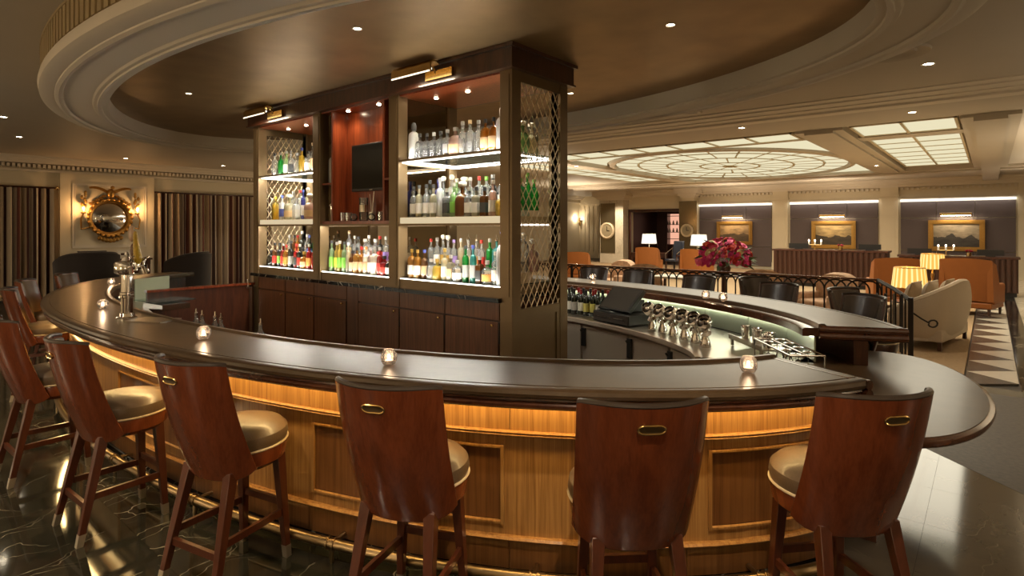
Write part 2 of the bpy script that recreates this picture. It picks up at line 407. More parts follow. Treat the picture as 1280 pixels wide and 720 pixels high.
for x0, x1 in ((-10.33, -7.18), (-6.45, -3.31), (-2.6, .67)):
    w = (x1-x0)/3
    for k in range(3):
        for z0, z1 in ((.12, .93), (.95, 2.13), (2.15, 2.74)):
            MB().bx(x0+w*k+.008, x0+w*(k+1)-.008, 25.93, 26, z0, z1).build('fabric_panel', M['purple_panel'], wb)
    MB().bx(x0, x1, 25.88, 25.99, 2.755, 2.83).build('cove_strip', M['cove'], wb)
    MB().bx(x0, x1, 25.84, 26, 2.83, 2.87).build('niche_head', M['plaster_trim'], wb)
    area('niche_wash', ((x0+x1)/2, 25.7, 2.8), x1-x0, 3, (1, .9, .75), (radians(35), 0, 0), .1)
# room beyond the doorway
f = MB(); f.bx(-14.2, -10.7, 29.0, 29.2, 0, 3.3); f.bx(-10.98, -10.8, 26.3, 29, 0, 3.3); f.bx(-14.1, -13.9, 26.3, 29, 0, 3.3); f.bx(-14.1, -10.7, 26.3, 29, 3.2, 3.3)
struct(f.build('wall_lounge', mat('lounge_wood', (.055, .018, .014), .4)))
f = MB(); f.bx(-13.98, -13.86, 25.93, 26.02, 0, 2.6); f.bx(-11.02, -10.9, 25.93, 26.02, 0, 2.6); f.bx(-13.98, -10.9, 25.93, 26.02, 2.56, 2.68)
struct(f.build('door_1', M['mahogany_dark']))

# ------------------------------------------------------------------ ceilings
ceil = struct(MB().bx(-19, 6.2, -5.2, 30, 3.58, 3.75).build('ceiling', M['ceiling']))
CA, CB = 4.886, 2.381
ring = oval(0, 2*pi, 160, CA, CB)[:-1]
MB().prism([(x, y) for x, y, _, _ in offset(ring, -.02)], 3.365, 3.40).build('dome_panel', M['dome'], ceil)
prof = [(0, 3.40), (0, 3.196), (-.06, 3.196), (-.065, 3.178), (-.10, 3.165), (-.105, 3.18), (-.135, 3.182), (-.15, 3.20), (-.40, 3.20), (-.41, 3.178),
        (-.44, 3.168), (-.47, 3.18), (-.475, 3.19), (-.56, 3.19), (-.60, 3.21), (-.61, 3.26), (-.60, 3.30), (-.57, 3.30), (-.57, 3.575), (-.3, 3.575), (-.3, 3.40)]
MB().sweep(prof, ring, True).build('oval_soffit', M['plaster_trim'], ceil)
flo = oval(0, 2*pi, 230, CA+.57, CB+.57)[:-1]
f = MB()
for x, y, nx, ny in flo: f.box((x+nx*.008, y+ny*.008, 3.435), (.035, .075, .24), atan2(ny, nx))
f.sweep([(-.03, 3.555), (0, 3.555), (0, 3.58), (-.03, 3.58)], flo, True)
stuff(f.build('fluted_band', M['frieze'], ceil))
# stepped cornice between bar ceiling and lobby, and the beams of the lobby ceiling
def bars(name, lst, m=M['plaster_trim']):
    for b in lst: MB().bx(*b).build(name, m, ceil)
bars('cornice', [(-14, 6, 8.95, 9.15, 3.565, 3.58), (-14, 6, 9.15, 9.4, 3.545, 3.58), (-14, 6, 9.4, 9.62, 3.53, 3.58), (-14, 6, 9.62, 9.85, 3.50, 3.58)])
bars('beam', [(-14, 6, 9.85, 11.2, 3.515, 3.58)], M['ceiling'])
bars('beam', [(-2.72, -2.55, 11.2, 20.6, 3.47, 3.58), (-2.55, -2.1, 11.2, 20.6, 3.43, 3.58), (-2.1, -1.95, 11.2, 20.6, 3.47, 3.58),
              (-.36, -.2, 11.2, 20.6, 3.47, 3.58), (-.2, .2, 11.2, 26, 3.41, 3.58), (.2, .36, 11.2, 20.6, 3.46, 3.58),
              (-1.95, -.36, 12.7, 13.2, 3.50, 3.58), (-10.5, -2.72, 12.2, 12.35, 3.50, 3.58),
              (-8.95, -8.8, 11.2, 20.6, 3.47, 3.58), (-8.8, -8.35, 11.2, 20.6, 3.43, 3.58)], M['ceiling'])
bars('beam', [(-14, 6, 20.6, 21.0, 3.46, 3.58), (-14, 6, 21.0, 21.6, 3.42, 3.58)], M['ceiling'])
bars('cornice', [(.36, .8, 11.2, 20.6, 3.52, 3.58), (2.8, 3.2, 11.2, 20.6, 3.45, 3.58)])
# recessed coffer box seen right of the oval soffit
f = MB()
for s_, z in ((0, 3.55), (.12, 3.565)): f.bx(-5.6+s_, -3.4-s_, 7.75+s_, 7.8+s_, z, 3.58); f.bx(-5.6+s_, -3.4-s_, 8.6-s_, 8.65-s_, z, 3.58); f.bx(-5.6+s_, -5.55+s_, 7.8+s_, 8.6-s_, z, 3.58); f.bx(-3.45-s_, -3.4-s_, 7.8+s_, 8.6-s_, z, 3.58)
f.build('coffer_moulding', M['plaster_trim'], ceil)

pane_m = M['laylight']; bar_m = mat('laylight_bar', (.58, .49, .32), .5)
def rect_light(label, x0, x1, y0, y1, nx, ny, z=3.55, group=None):
    t = thing('skylight_panel', label, 'ceiling light', (0, 0, 0), 0, group)
    wx, wy = (x1-x0)/nx, (y1-y0)/ny
    me = MB().bx(-wx/2+.025, wx/2-.025, -wy/2+.025, wy/2-.025, -.01, .01).mesh('pane', pane_m)
    for i in range(nx):
        for j in range(ny): link('pane', me, t, (x0+wx*(i+.5), y0+wy*(j+.5), z))
    f = MB()
    for i in range(nx+1): f.bx(x0+wx*i-.02, x0+wx*i+.02, y0-.025, y1+.025, z-.03, 3.578)
    for j in range(ny+1): f.bx(x0-.02, x1+.02, y0+wy*j-.025, y0+wy*j+.025, z-.022, 3.578)
    f.build('glazing_frame', bar_m, t)
rect_light('narrow lit ceiling strip of cream panes in front of the oval skylight', -9.2, -2.8, 11.3, 12.15, 8, 1, 3.52)
rect_light('short lit ceiling panel of two panes near the right-hand beam', -1.85, -.42, 11.3, 12.6, 2, 1, 3.53)
rect_light('square lit ceiling grid of slatted cream panes right of the oval skylight', -1.85, -.42, 13.3, 19.8, 2, 7)
rect_light('lit ceiling grid of cream panes left of the oval skylight', -10.5, -9.0, 11.5, 19.8, 2, 8)
OC = (-5.72, 16.6)
t = thing('oval_skylight', 'large oval backlit ceiling skylight with curved bars and cream panes', 'ceiling light')
levels = [(.06, 1), (.26, 8), (.55, 16), (.80, 24), (1.0, 24)]
A_, B_ = 2.92, 4.05
for k in range(1, len(levels)):
    r0, r1, n = levels[k-1][0], levels[k][0], levels[k][1]
    for i in range(n):
        a0, a1 = 2*pi*i/n+.012/r1, 2*pi*(i+1)/n-.012/r1
        poly = [(OC[0]+A_*(r1-.012)*cos(a0+(a1-a0)*q/3), OC[1]+B_*(r1-.012)*sin(a0+(a1-a0)*q/3)) for q in range(4)]
        poly += [(OC[0]+A_*(r0+.012)*cos(a1+(a0-a1)*q/3), OC[1]+B_*(r0+.012)*sin(a1+(a0-a1)*q/3)) for q in range(4)]
        MB().prism(poly, 3.54, 3.56).build('pane', pane_m, t)
f = MB()
for r, n in levels[:-1]:
    w = .016
    f.sweep([(-w, 3.525), (w, 3.525), (w, 3.57), (-w, 3.57)], oval(0, 2*pi, 72, A_*r, B_*r, c=OC)[:-1], True)
for k in range(1, len(levels)):
    r0, r1, n = levels[k-1][0], levels[k][0], levels[k][1]
    for i in range(n):
        a = 2*pi*i/n; f.tube([(OC[0]+A_*r0*cos(a), OC[1]+B_*r0*sin(a), 3.545), (OC[0]+A_*r1*cos(a), OC[1]+B_*r1*sin(a), 3.545)], .014, 4)
f.build('glazing_frame', bar_m, t)
f = MB(); f.sweep([(-.08, 3.50), (-.03, 3.48), (.05, 3.48), (.06, 3.57), (-.1, 3.57)], oval(0, 2*pi, 90, A_*1.02, B_*1.02, c=OC)[:-1], True)
f.build('oval_moulding', M['ceiling'], t)
# lit spandrels between the oval and its rectangle
for sx in (-1, 1):
    for sy in (-1, 1):
        n = 8; poly = [(OC[0]+sx*2.92, OC[1]+sy*4.2)]
        poly += [(OC[0]+sx*(A_*1.08)*cos(.35+q*.9/n), OC[1]+sy*(B_*1.05)*sin(.35+q*.9/n)) for q in range(n+1)]
        MB().prism(poly, 3.545, 3.562).build('spandrel_pane', pane_m, t)
# the lobby's own light
area('laylight_glow', (-5.6, 16.5, 3.45), 5, 260, LOBBY, (0, 0, 0), 7)
area('laylight_glow_2', (-1.1, 15.5, 3.4), 1.3, 60, LOBBY, (0, 0, 0), 7)
area('laylight_glow_3', (-9.7, 15.5, 3.4), 1.3, 60, LOBBY, (0, 0, 0), 7)

# recessed downlights: trim ring and lit lens, each with its own lamp
def downlight(x, y, z, label, power, angle=75, r=.05, group=None, col=WARM):
    t = thing('downlight', label, 'ceiling light', (x, y, z), 0, group)
    MB().lathe([(r, -.004), (r*1.35, -.008), (r*1.45, 0), (r, 0)], 16, cap=False).build('trim_ring', M['plaster_trim'], t)
    MB().lathe([(.001, -.002), (r, -.002), (r, .0), (.001, .0)], 16).build('lens', M['lamp_disc'], t)
    if power: spot('downlight_lamp', (x, y, z-.03), power, angle, col)
g = 'recessed downlights in the dark oval ceiling'
downlight(-7.2, 2.75, 3.365, 'recessed downlight in dark oval ceiling, above the left bay of the bar cabinet', 60, 70, .028)
downlight(-3.83, 2.7, 3.365, 'recessed downlight in dark oval ceiling, nearest the camera', 60, 70, .028)
downlight(-3.77, 5.6, 3.365, 'recessed downlight in dark oval ceiling behind the cabinet corner post', 60, 70, .028)
downlight(-7.2, 5.6, 3.365, 'recessed downlight in dark oval ceiling behind the cabinet', 60, 70, .028)
downlight(-1.9, 4.2, 3.365, 'recessed downlight in dark oval ceiling above the cash register', 60, 70, .028)
for x, y, z, lb, p in ((-.52, 7.72, 3.58, 'large recessed downlight in the plain ceiling right of the oval', 90),
                       (-.9, 10.42, 3.515, 'recessed downlight in the beam before the two-pane lit panel', 50),
                       (-3.3, 10.16, 3.515, 'recessed downlight in the beam before the oval skylight', 50),
                       (-7.4, 10.3, 3.515, 'recessed downlight in the beam close beside the bar cabinet', 50),
                       (-2.33, 17.88, 3.43, 'recessed downlight on the beam between oval skylight and square grid', 30),
                       (-8.5, 12.9, 3.43, 'recessed downlight on the beam left of the oval skylight', 30),
                       (-12.24, 1.88, 3.58, 'recessed ceiling downlight near the dark curtain', 50),
                       (-14.7, 2.5, 3.58, 'recessed ceiling downlight before the mirror wall', 50),
                       (-17.2, 5.05, 3.58, 'recessed ceiling downlight above the convex mirror', 30),
                       (-17.05, 7.44, 3.58, 'recessed ceiling downlight above the right striped curtain', 30)):
    downlight(x, y, z, lb, p, 80, .048)
for i, (x, y) in enumerate(((-13, 22.6), (-11, 22.6), (-8.5, 22.6), (-6.5, 22.6), (-4.5, 22.6), (-2.2, 22.6), (-.5, 22.6))):
    downlight(x, y, 3.58, f"small recessed downlight in the far ceiling band, {['first', 'second', 'third', 'fourth', 'fifth', 'sixth', 'seventh'][i]} counting from the doorway", 110, 100, .05, 'far ceiling downlights')
t = thing('air_diffuser', 'round white ceiling air diffuser beside the large downlight', 'air vent', (-.75, 7.0, 3.58))
MB().lathe([(.20, 0), (.30, -.02), (.31, 0)], 28, cap=False).build('outer_ring', M['ceiling'], t)
MB().lathe([(.11, 0), (.18, -.025), (.19, 0)], 28, cap=False).build('inner_ring', M['ceiling'], t)
for x, y, p in ((2.5, -3, 40), (-3.5, -3.6, 55), (-8.5, -3.2, 70), (-13.5, -2.5, 50), (-15, 9.5, 45), (4.2, 4.5, 25)):
    point('unseen_fill_lamp', (x, y, 1.45), p, (1, .76, .48), .25)   # unseen lamps added around the bar to raise the room's brightness
for x, y, p in ((.6, -2.2, 170), (-4.6, -3, 190), (-9.6, -2.2, 150), (2.6, 2.6, 170), (3.2, 7.5, 170), (2.2, 13.5, 150), (2.4, 21, 170), (-9.5, 13.2, 170), (-8.2, 23.5, 170), (-4.6, 23.6, 150), (-13.2, 20, 200)):
    spot('unseen_upward_fill', (x, y, 1.9), p, 150, (1, .82, .60), (pi, 0, 0), 1., .15)   # unseen upward spots added to brighten the ceilings
spot('pillar_fill', (-14.2, 24.0, 3.4), 260, 90, WARM, (radians(25), 0, 0))  # spot without a fixture, added to brighten the marble pillar
area('coffer_fill', (1.6, 15.5, 3.2), 1.6, 45, LOBBY, (pi, 0, 0), 8)  # unseen upward light added to brighten the plain ceiling coffer
# lamps of the bar room's own ceiling, above the stools (outside the view)
for x, y, p in ((-.3, 1.2, 170), (-2.2, -.2, 170), (-4.3, -.6, 170), (-6.6, -.6, 150), (-9, -.2, 120), (1.6, 3.2, 50)):
    spot('stool_downlight', (x, y, 3.55), p, 85, WARM)
# ------------------------------------------------------------------ the oval bar
TOP = [(.045, 1.05), (.02, 1.05), (.006, 1.042), (0, 1.026), (.006, 1.01), (.02, 1.002), (.02, 1.0), (.60, 1.0), (.605, 1.02), (.60, 1.06), (.585, 1.064), (.56, 1.064), (.545, 1.05),
       (.075, 1.05), (.073, 1.046), (.062, 1.046), (.06, 1.05)]
APRON = [(.02, 1.0), (.018, .992), (.03, .985), (.018, .972), (.02, .958), (.035, .952), (.04, .945), (.10, .945), (.10, 1.0)]
def seg(path, l0, l1, s=0, n=10):
    """piece of an offset path between two lengths measured on the base path"""
    L = [0]
    for i in range(len(path)-1): L.append(L[-1]+hypot(path[i+1][0]-path[i][0], path[i+1][1]-path[i][1]))
    out = []; j = 0
    for k in range(n+1):
        d = max(0, min(L[-1]-1e-6, l0+(l1-l0)*k/n))
        while j < len(L)-2 and L[j+1] < d: j += 1
        f = (d-L[j])/(L[j+1]-L[j]); a, b = path[j], path[j+1]
        q = [a[m]+(b[m]-a[m])*f for m in range(4)]; h = hypot(q[2], q[3])
        out.append((q[0]-q[2]/h*s, q[1]-q[3]/h*s, q[2]/h, q[3]/h))
    return out
near = bar_path(-.288, -(pi-.12), 150)
NL = sum(hypot(near[i+1][0]-near[i][0], near[i+1][1]-near[i][1]) for i in range(150))
bar = thing('bar_counter', 'curved near half of the oval bar, dark lacquered top and glowing walnut front', 'bar counter')
def bar_body(t, path, L, near_side):
    MB().sweep(TOP, path).build('bar_top', M['lacquer'], t)
    MB().sweep(APRON, path).build('apron_moulding', M['lacquer_edge'], t)
    MB().sweep([(.262, .0), (.262, 1.0), (.36, 1.0), (.36, .0)], path).build('bar_body', M['mahogany_dark'], t)
    e = path[0]
    for end in (path[0],) if near_side else (path[0],):
        x, y, nx, ny = end; tx, ty = (ny, -nx) if near_side else (-ny, nx)
        if near_side: tx, ty = -ny, nx
        a = (x-nx*.0, y-ny*.0); b = (x-nx*.60, y-ny*.60)
        f = MB(); f.tube([(a[0], a[1], 1.024), (b[0], b[1], 1.024)], .026, 10); f.tube([(a[0], a[1], .972), (b[0], b[1], .972)], .03, 10)
        f.build('end_moulding', M['lacquer_edge'], t)
bar_body(bar, near, NL, True)
for o_ in (.055,):
    e0 = seg(near, o_, o_+.012, 0, 1); f = MB()
    f.add([(q[0]-q[2]*s_, q[1]-q[3]*s_, z_) for q in e0 for s_ in (.07, .55) for z_ in (1.046, 1.0515)], [(0, 2, 3, 1), (4, 5, 7, 6), (1, 3, 7, 5), (0, 1, 5, 4), (2, 6, 7, 3), (0, 4, 6, 2)])
    f.build('end_groove', M['lacquer_edge'], bar)
# veneer front: upper band, framed panels, stiles, lower board
def bandpiece(name, l0, l1, z0, z1, s=.25, m='walnut', th=.012):
    n = max(2, int((l1-l0)/.12)); MB().sweep([(s, z0), (s, z1), (s+th, z1), (s+th, z0)], seg(near, l0, l1, 0, n)).build(name, M[m], bar)
cuts = [0, .9, 1.85, 3.12, 4.2, 5.5, 6.6, 7.9, 9, 10.2, NL]
for a, b in zip(cuts, cuts[1:]):
    bandpiece('veneer_band', a+.002, b-.002, .755, .95)
    bandpiece('lower_board', a+.002, b-.002, .065, .215, .248, 'walnut_dark')
pan = [(.08, .78), (1.88, 3.09), (4.25, 5.45), (6.65, 7.85), (9.05, 10.2)]
edges = [0]+[q for p in pan for q in p]+[NL]
for i in range(len(edges)-1):
    a, b = edges[i], edges[i+1]
    if i % 2:
        bandpiece('raised_panel', a+.02, b-.02, .31, .67, .252, 'walnut_dark', .01)
        f = MB(); n = max(3, int((b-a)/.1))
        for z in (.29, .672): f.sweep([(.25, z), (.236, z+.004), (.236, z+.014), (.25, z+.018)], seg(near, a, b, 0, n))
        for q in (a, b-.018): f.sweep([(.25, .29), (.25, .69), (.236, .69), (.236, .29)], seg(near, q, q+.018, 0, 1))
        f.build('panel_moulding', M['walnut'], bar)
        bandpiece('veneer_rail', a, b, .235, .289); bandpiece('veneer_rail', a, b, .691, .745)
    else:
        k = max(1, round((b-a)/.37))
        for j in range(k): bandpiece('veneer_stile', a+(b-a)*j/k+.001, a+(b-a)*(j+1)/k-.001, .235, .745)
for z in (.742, .755): MB().sweep([(.25, z), (.228, z+.003), (.224, z+.008), (.228, z+.011), (.25, z+.013)], near).build('bead_moulding', M['walnut'], bar)
MB().sweep([(.25, .212), (.225, .215), (.218, .224), (.228, .234), (.25, .236)], near).build('base_moulding', M['walnut'], bar)
MB().sweep([(.24, 0), (.24, .055), (.262, .065), (.262, 0)], near).build('marble_plinth', M['marble_counter'], bar)
MB().sweep([(.14, .985), (.14, .997), (.17, .997), (.17, .985)], near).build('under_bar_light', M['led_warm'], bar)
rail = seg(near, .0, NL-.3, .13, 140)
MB().tube([(x, y, .10) for x, y, _, _ in rail], .028, 12).build('foot_rail', M['rail_brass'], bar)
col = MB()
for dx in (-.02, .02): col.tube([(dx-.006, 0, .10), (dx+.006, 0, .10)], .034, 12)
col.tube([(0, 0, .10), (0, .11, .10)], .012, 8); col.tube([(0, 0, .10), (0, .0, .0)], .012, 8)
cm = col.mesh('rail_bracket', M['rail_brass'])
for k in range(10):
    q = seg(near, .55+1.15*k, .56+1.15*k, .13, 1)[0]; link('rail_bracket', cm, bar, (q[0], q[1], 0), atan2(-q[3], -q[2])-pi/2)
# work counter inside the near half with glass screen and speed rail
def inner(path_l0, path_l1, s0, s1, z0, z1, name, m, n=16, src=None, par=None):
    return MB().sweep([(s0, z0), (s0, z1), (s1, z1), (s1, z0)], seg(src or near, path_l0, path_l1, 0, n)).build(name, M[m], par or bar)
inner(.4, NL-2.2, .37, .95, .84, .87, 'work_counter', 'steel', 60)
inner(.4, NL-2.2, .37, .39, .87, .985, 'glass_splash', 'green_glass', 60)
inner(.4, NL-2.2, .90, .93, .1, .84, 'counter_front', 'steel_door', 60)
inner(4.0, NL-2.6, .42, .44, .975, .985, 'counter_light', 'led', 30)
for k in range(3):
    q = seg(near, 7.4+.5*k, 7.9+.5*k, .90, 1); x0, y0, _, _ = q[0]; x1, y1, _, _ = q[1]
MB().box((-8.35, 2.75, 1.0), (.012, .55, .30), .5).build('glass_screen', M['green_glass'], bar)
MB().box((-7.55, 2.62, .94), (.5, .45, .012), .15).build('glass_ledge', M['shelf_glass'], bar)
MB().box((-7.3, 2.55, .90), (.45, .30, .06), .1).build('ice_well', M['chrome'], bar)

part = thing('partition_panel', 'low dark wood partition between the cabinet end and the bar', 'partition', (-7.72, 3.1, 0))
MB().bx(-.025, .025, -.62, .66, 0, 1.02).build('panel', M['mahogany_dark'], part)
MB().bx(-.04, .04, -.63, .67, 1.02, 1.05).build('cap_rail', M['mahogany'], part)
MB().bx(-.03, .03, .60, .64, .0, 1.0).build('edge_strip', M['chrome'], part)
f = MB(); f.bx(.0, .05, .55, .60, .98, 1.0); f.tube([(.03, .58, .98), (.03, .58, 1.1)], .012, 8); f.build('latch', M['chrome'], part)

far = bar_path(.30, 2.45, 110)
FL = sum(hypot(far[i+1][0]-far[i][0], far[i+1][1]-far[i][1]) for i in range(110))
fb = thing('bar_counter', 'far half of the oval bar with green backlit glass under its top', 'bar counter')
bar_body(fb, far, FL, False)
MB().sweep([(.60, .965), (.60, 1.03), (.70, 1.03), (.715, 1.02), (.715, .965)], far).build('inner_ledge', M['lacquer_edge'], fb)
for k in range(14):
    a, b = FL*k/14, FL*(k+1)/14
    inner(a+.004, b-.004, .62, .632, .77, .962, 'glass_panel', 'green_glass', 6, far, fb)
inner(.02, FL, .636, .652, .957, .9645, 'ledge_light', 'led_green', 60, far, fb)
inner(.02, FL-.4, .62, 1.48, .735, .76, 'work_counter', 'steel', 60, far, fb)
inner(.02, FL-.4, 1.462, 1.505, .725, .765, 'counter_edge', 'steel_door', 60, far, fb)
inner(.02, FL-.4, 1.40, 1.44, .05, .73, 'counter_body', 'steel_door', 60, far, fb)
k = 0; l = .5
while l < 5.6:
    w = .62*(5.19/3.7) if False else .95
    a, b = l, l+w
    MB().sweep([(1.44, .1), (1.44, .69), (1.465, .69), (1.465, .1)], seg(far, a+.03, b-.03, 0, 4)).build('fridge_door', M['steel_door'], fb)
    q = seg(far, b-.05, b-.04, 1.475, 1)[0]
    h = MB().box((q[0], q[1], .57), (.03, .06, .20), atan2(q[3], q[2])); h.build('hinge_cover', M['black'], fb)
    f = MB(); f.tube([(q[0]-q[2]*.03, q[1]-q[3]*.03, .63), (q[0]-q[2]*.05, q[1]-q[3]*.05, .66)], .01, 6); f.build('latch', M['chrome'], fb)
    l += w

lt = thing('bar_table', 'low rounded dark table closing the end gap of the bar', 'table', (0, 0, 0))
poly = [(-1.2, 3.42), (-.62, 3.30), (-.42, 3.34), (-.24, 3.45), (-.11, 3.63), (-.03, 3.85), (.015, 4.1), (.03, 4.36), (.01, 4.65), (-.05, 4.95), (-.14, 5.22), (-.28, 5.48), (-.45, 5.66), (-.65, 5.72), (-.85, 5.66), (-1.2, 5.2)]
def inset(poly, d):
    out = []; n = len(poly)
    for i in range(n):
        a, b, c = poly[i-1], poly[i], poly[(i+1) % n]
        t = (c[0]-a[0], c[1]-a[1]); L = hypot(*t); out.append((b[0]-t[1]/L*d, b[1]+t[0]/L*d))
    return out
# smooth the outline
def chaikin(p):
    o = []
    for i in range(len(p)):
        a, b = p[i], p[(i+1) % len(p)]; o += [(a[0]*.75+b[0]*.25, a[1]*.75+b[1]*.25), (a[0]*.25+b[0]*.75, a[1]*.25+b[1]*.75)]
    return o
poly = chaikin(chaikin(poly))
MB().prism(inset(poly, .03), .715, .76).build('table_top', M['lacquer'], lt)
f = MB(); n = len(poly); pp = []
for i in range(n):
    a, c = poly[i-1], poly[(i+1) % n]; L = hypot(c[0]-a[0], c[1]-a[1]); pp.append((poly[i][0], poly[i][1], (c[1]-a[1])/L, -(c[0]-a[0])/L))
f.sweep([(.035, .757), (.022, .757), (.004, .75), (0, .735), (.006, .718), (.02, .708), (.04, .706)], pp, True); f.build('edge_moulding', M['lacquer_edge'], lt)
f = MB(); f.bx(-.95, -.55, 3.9, 4.9, .05, .706); f.bx(-1, -.5, 3.85, 4.95, 0, .05); f.build('pedestal', M['mahogany_dark'], lt)

# ------------------------------------------------------------------ things on the bar
candle0 = None
def candle(x, y, label, first):
    global candle0
    if first:
        t = thing('candle_holder', label, 'candle holder', (x, y, 1.05), 0, 'faceted glass candle globes on the bar')
        pr = [(.018, 0), (.032, .006), (.043, .026), (.046, .045), (.042, .066), (.030, .082), (.026, .085), (.024, .083), (.04, .062), (.043, .045), (.04, .028), (.028, .010), (.0, .008)]
        MB().lathe(pr, 10, cap=False).build('globe', glass('candle_glass', (1, .94, .90), .2), t).data.polygons.foreach_set('use_smooth', [False]*(10*(len(pr)-1)))
        MB().lathe([(.0, .009), (.020, .009), (.020, .028), (.0, .028)], 12, cap=False).build('candle', M['white_label'], t)
        MB().sphere((0, 0, .042), .011, 10, 8, (.8, .8, 1.7)).build('flame', M['flame'], t)
        candle0 = t
    else: dup(candle0, (x, y, 1.05), 0, label)
    point('candle_light', (x, y, 1.05+.10), .5, (1, .68, .4), .02)
for i, (x, y, lb) in enumerate(((-.96, 3.06, 'glass candle globe near the cut end of the near bar'),
        (-2.52, 1.98, 'glass candle globe on the near bar before the cabinet doors'),
        (-4.05, 1.64, 'glass candle globe on the near bar behind the third stool'),
        (-6.28, 1.66, 'glass candle globe beside the chrome beer tower'),
        (-8.8, 2.42, 'glass candle globe at the far curved end of the near bar'),
        (-4.34, 7.01, 'glass candle globe on the far bar beside the cabinet post'),
        (-2.29, 5.92, 'left one of two close glass candle globes on the far bar'),
        (-2.08, 5.84, 'right one of two close glass candle globes on the far bar'))):
    candle(x, y, lb, i == 0)
# beer tower
t = thing('beer_tower', 'chrome beer tower with drum head standing on the bar top', 'beer tap', (-5.46, 1.61, 1.05))
MB().lathe([(.075, 0), (.075, .012), (.058, .02), (.055, .045), (.043, .05), (.043, .17), (.052, .175), (.052, .19), (.046, .195), (.052, .2), (.052, .215), (.043, .22), (.040, .36), (.05, .37)], 24).build('column', M['chrome'], t)
MB().lathe([(.05, .36), (.085, .375), (.09, .385), (.09, .45), (.08, .465), (.04, .475), (.03, .50), (.012, .51), (.018, .525), (.012, .545), (0, .55)], 24).build('drum_head', M['chrome'], t)
for a in (-.1, .45, 1.9):
    f = MB(); d = (cos(a), sin(a)); f.tube([(d[0]*.08, d[1]*.08, .42), (d[0]*.16, d[1]*.16, .425), (d[0]*.18, d[1]*.18, .37)], .016, 8)
    sp = f.build('faucet', M['chrome'], t)
    MB().tube([(d[0]*.14, d[1]*.14, .43), (d[0]*.15, d[1]*.15, .47), (d[0]*.19, d[1]*.19, .50)], .010, 8).build('tap_lever', M['chrome'], sp)
MB().box((.28, .1, .004), (.34, .22, .008), .5).build('drip_tray', M['steel'], t)
hd = MB().lathe([(.014, .40), (.014, .50), (.03, .52)], 12, (.15, .02, 0)).build('tap_handle', M['chrome'], t)
f = MB()
for k in range(9): f.sphere((.16-.008*k, .03, .50+.024*k), .045-.0025*k, 10, 6, (.75, .7, 1.1))
f.build('yellow_figure', mat('yellow_enamel', (.50, .33, .03), .35, noise=.3, nscale=30), hd)
MB().sphere((.05, .02, .70), .055, 14, 8, (1, .35, 1.3)).build('pale_disc', mat('pale_disc', (.5, .33, .22), .4), hd)
MB().sphere((.09, .02, .56), .045, 10, 6, (.7, .5, 1.4)).build('brown_base', mat('brown_figure', (.12, .05, .02), .5), hd)

# cash register
t = thing('cash_register', 'black touchscreen cash register on the steel back counter', 'cash register', (-3.08, 5.64, .76), -.28)
MB().bx(-.27, .27, -.22, .20, .01, .12).build('cash_drawer', M['black'], t, .006)
f = MB(); f.bx(-.26, .26, -.23, -.22, .02, .11); dr = f.build('drawer_front', mat('drawer_grey', (.045, .035, .028), .3), t)
f = MB(); f.bx(-.19, -.06, -.236, -.23, .065, .072); f.bx(.06, .20, -.236, -.23, .065, .072); f.tube([(0, -.238, .065), (0, -.23, .065)], .008, 8); f.build('drawer_trim', M['steel'], dr)
MB().bx(-.14, .14, -.04, .16, .12, .25).build('stand', M['black'], t, .01)
def sc(u, v, o):
    y, z = -.19+.24*v, .15+.22*v; return (-.23+.46*u, y+o*.83, z-o*.55)
MB().slab(lambda u, v: sc(u, v, 0), lambda u, v: sc(u, v, .05), 2, 2).build('monitor', M['black'], t, .006)
MB().slab(lambda u, v: sc(.06+.88*u, .06+.88*v, -.003), lambda u, v: sc(.06+.88*u, .06+.88*v, .004), 1, 1).build('screen', mat('register_screen', (.035, .03, .025), .3), t)

# wine bottles by the register
WB = [(.036, 0), (.038, .006), (.038, .19), (.034, .212), (.016, .235), (.014, .24), (.014, .295), (.016, .297), (.016, .303), (0, .303)]
green_dark = mat('dark_bottle_glass', (.010, .012, .006), .06, spec=.8)
wine_me = MB().lathe(WB, 14).mesh('wine_body', green_dark)
wl_me = {}
for nm, cc in (('white', (.75, .70, .58)), ('grey', (.42, .38, .32)), ('gold', (.50, .42, .10))):
    wl_me[nm] = MB().lathe([(.0386, .05), (.0386, .15)], 14, cap=False).mesh('wine_label', mat('wine_label_'+nm, cc, .6))
wc_me = {}
for nm, cc in (('red', (.22, .012, .012)), ('black', (.015, .012, .012))):
    wc_me[nm] = MB().lathe([(.0155, .245), (.0165, .304), (0, .306)], 12).mesh('wine_cap', mat('wine_foil_'+nm, cc, .35))
ordn = ['first', 'second', 'third', 'fourth', 'fifth', 'sixth', 'seventh', 'eighth', 'ninth', 'tenth', 'eleventh', 'twelfth', 'thirteenth', 'fourteenth', 'fifteenth', 'sixteenth', 'seventeenth', 'eighteenth', 'nineteenth', 'twentieth']
rows = [(-4.02, 5.80, -.0), (-4.00, 5.93, 0)]
for r, (x0, y0, q) in enumerate(rows):
    for k in range(7 if r == 0 else 8):
        x, y = x0+.092*k+.03*r, y0-.012*k+.02*(k % 2)
        lc = ['white', 'white', 'grey', 'white', 'gold', 'gold', 'grey', 'white'][(k+r) % 8]; cc = 'red' if (k*7+r*3) % 5 < 2 else 'black'
        t = thing('wine_bottle', f"wine bottle, {lc} label and {cc} foil, {ordn[k]} from the cabinet in {'front' if r == 0 else 'back'} row", 'bottle', (x, y, .76), 0, 'wine bottles by the cash register')
        link('body', wine_me, t); link('label_band', wl_me[lc], t); link('foil_cap', wc_me[cc], t)

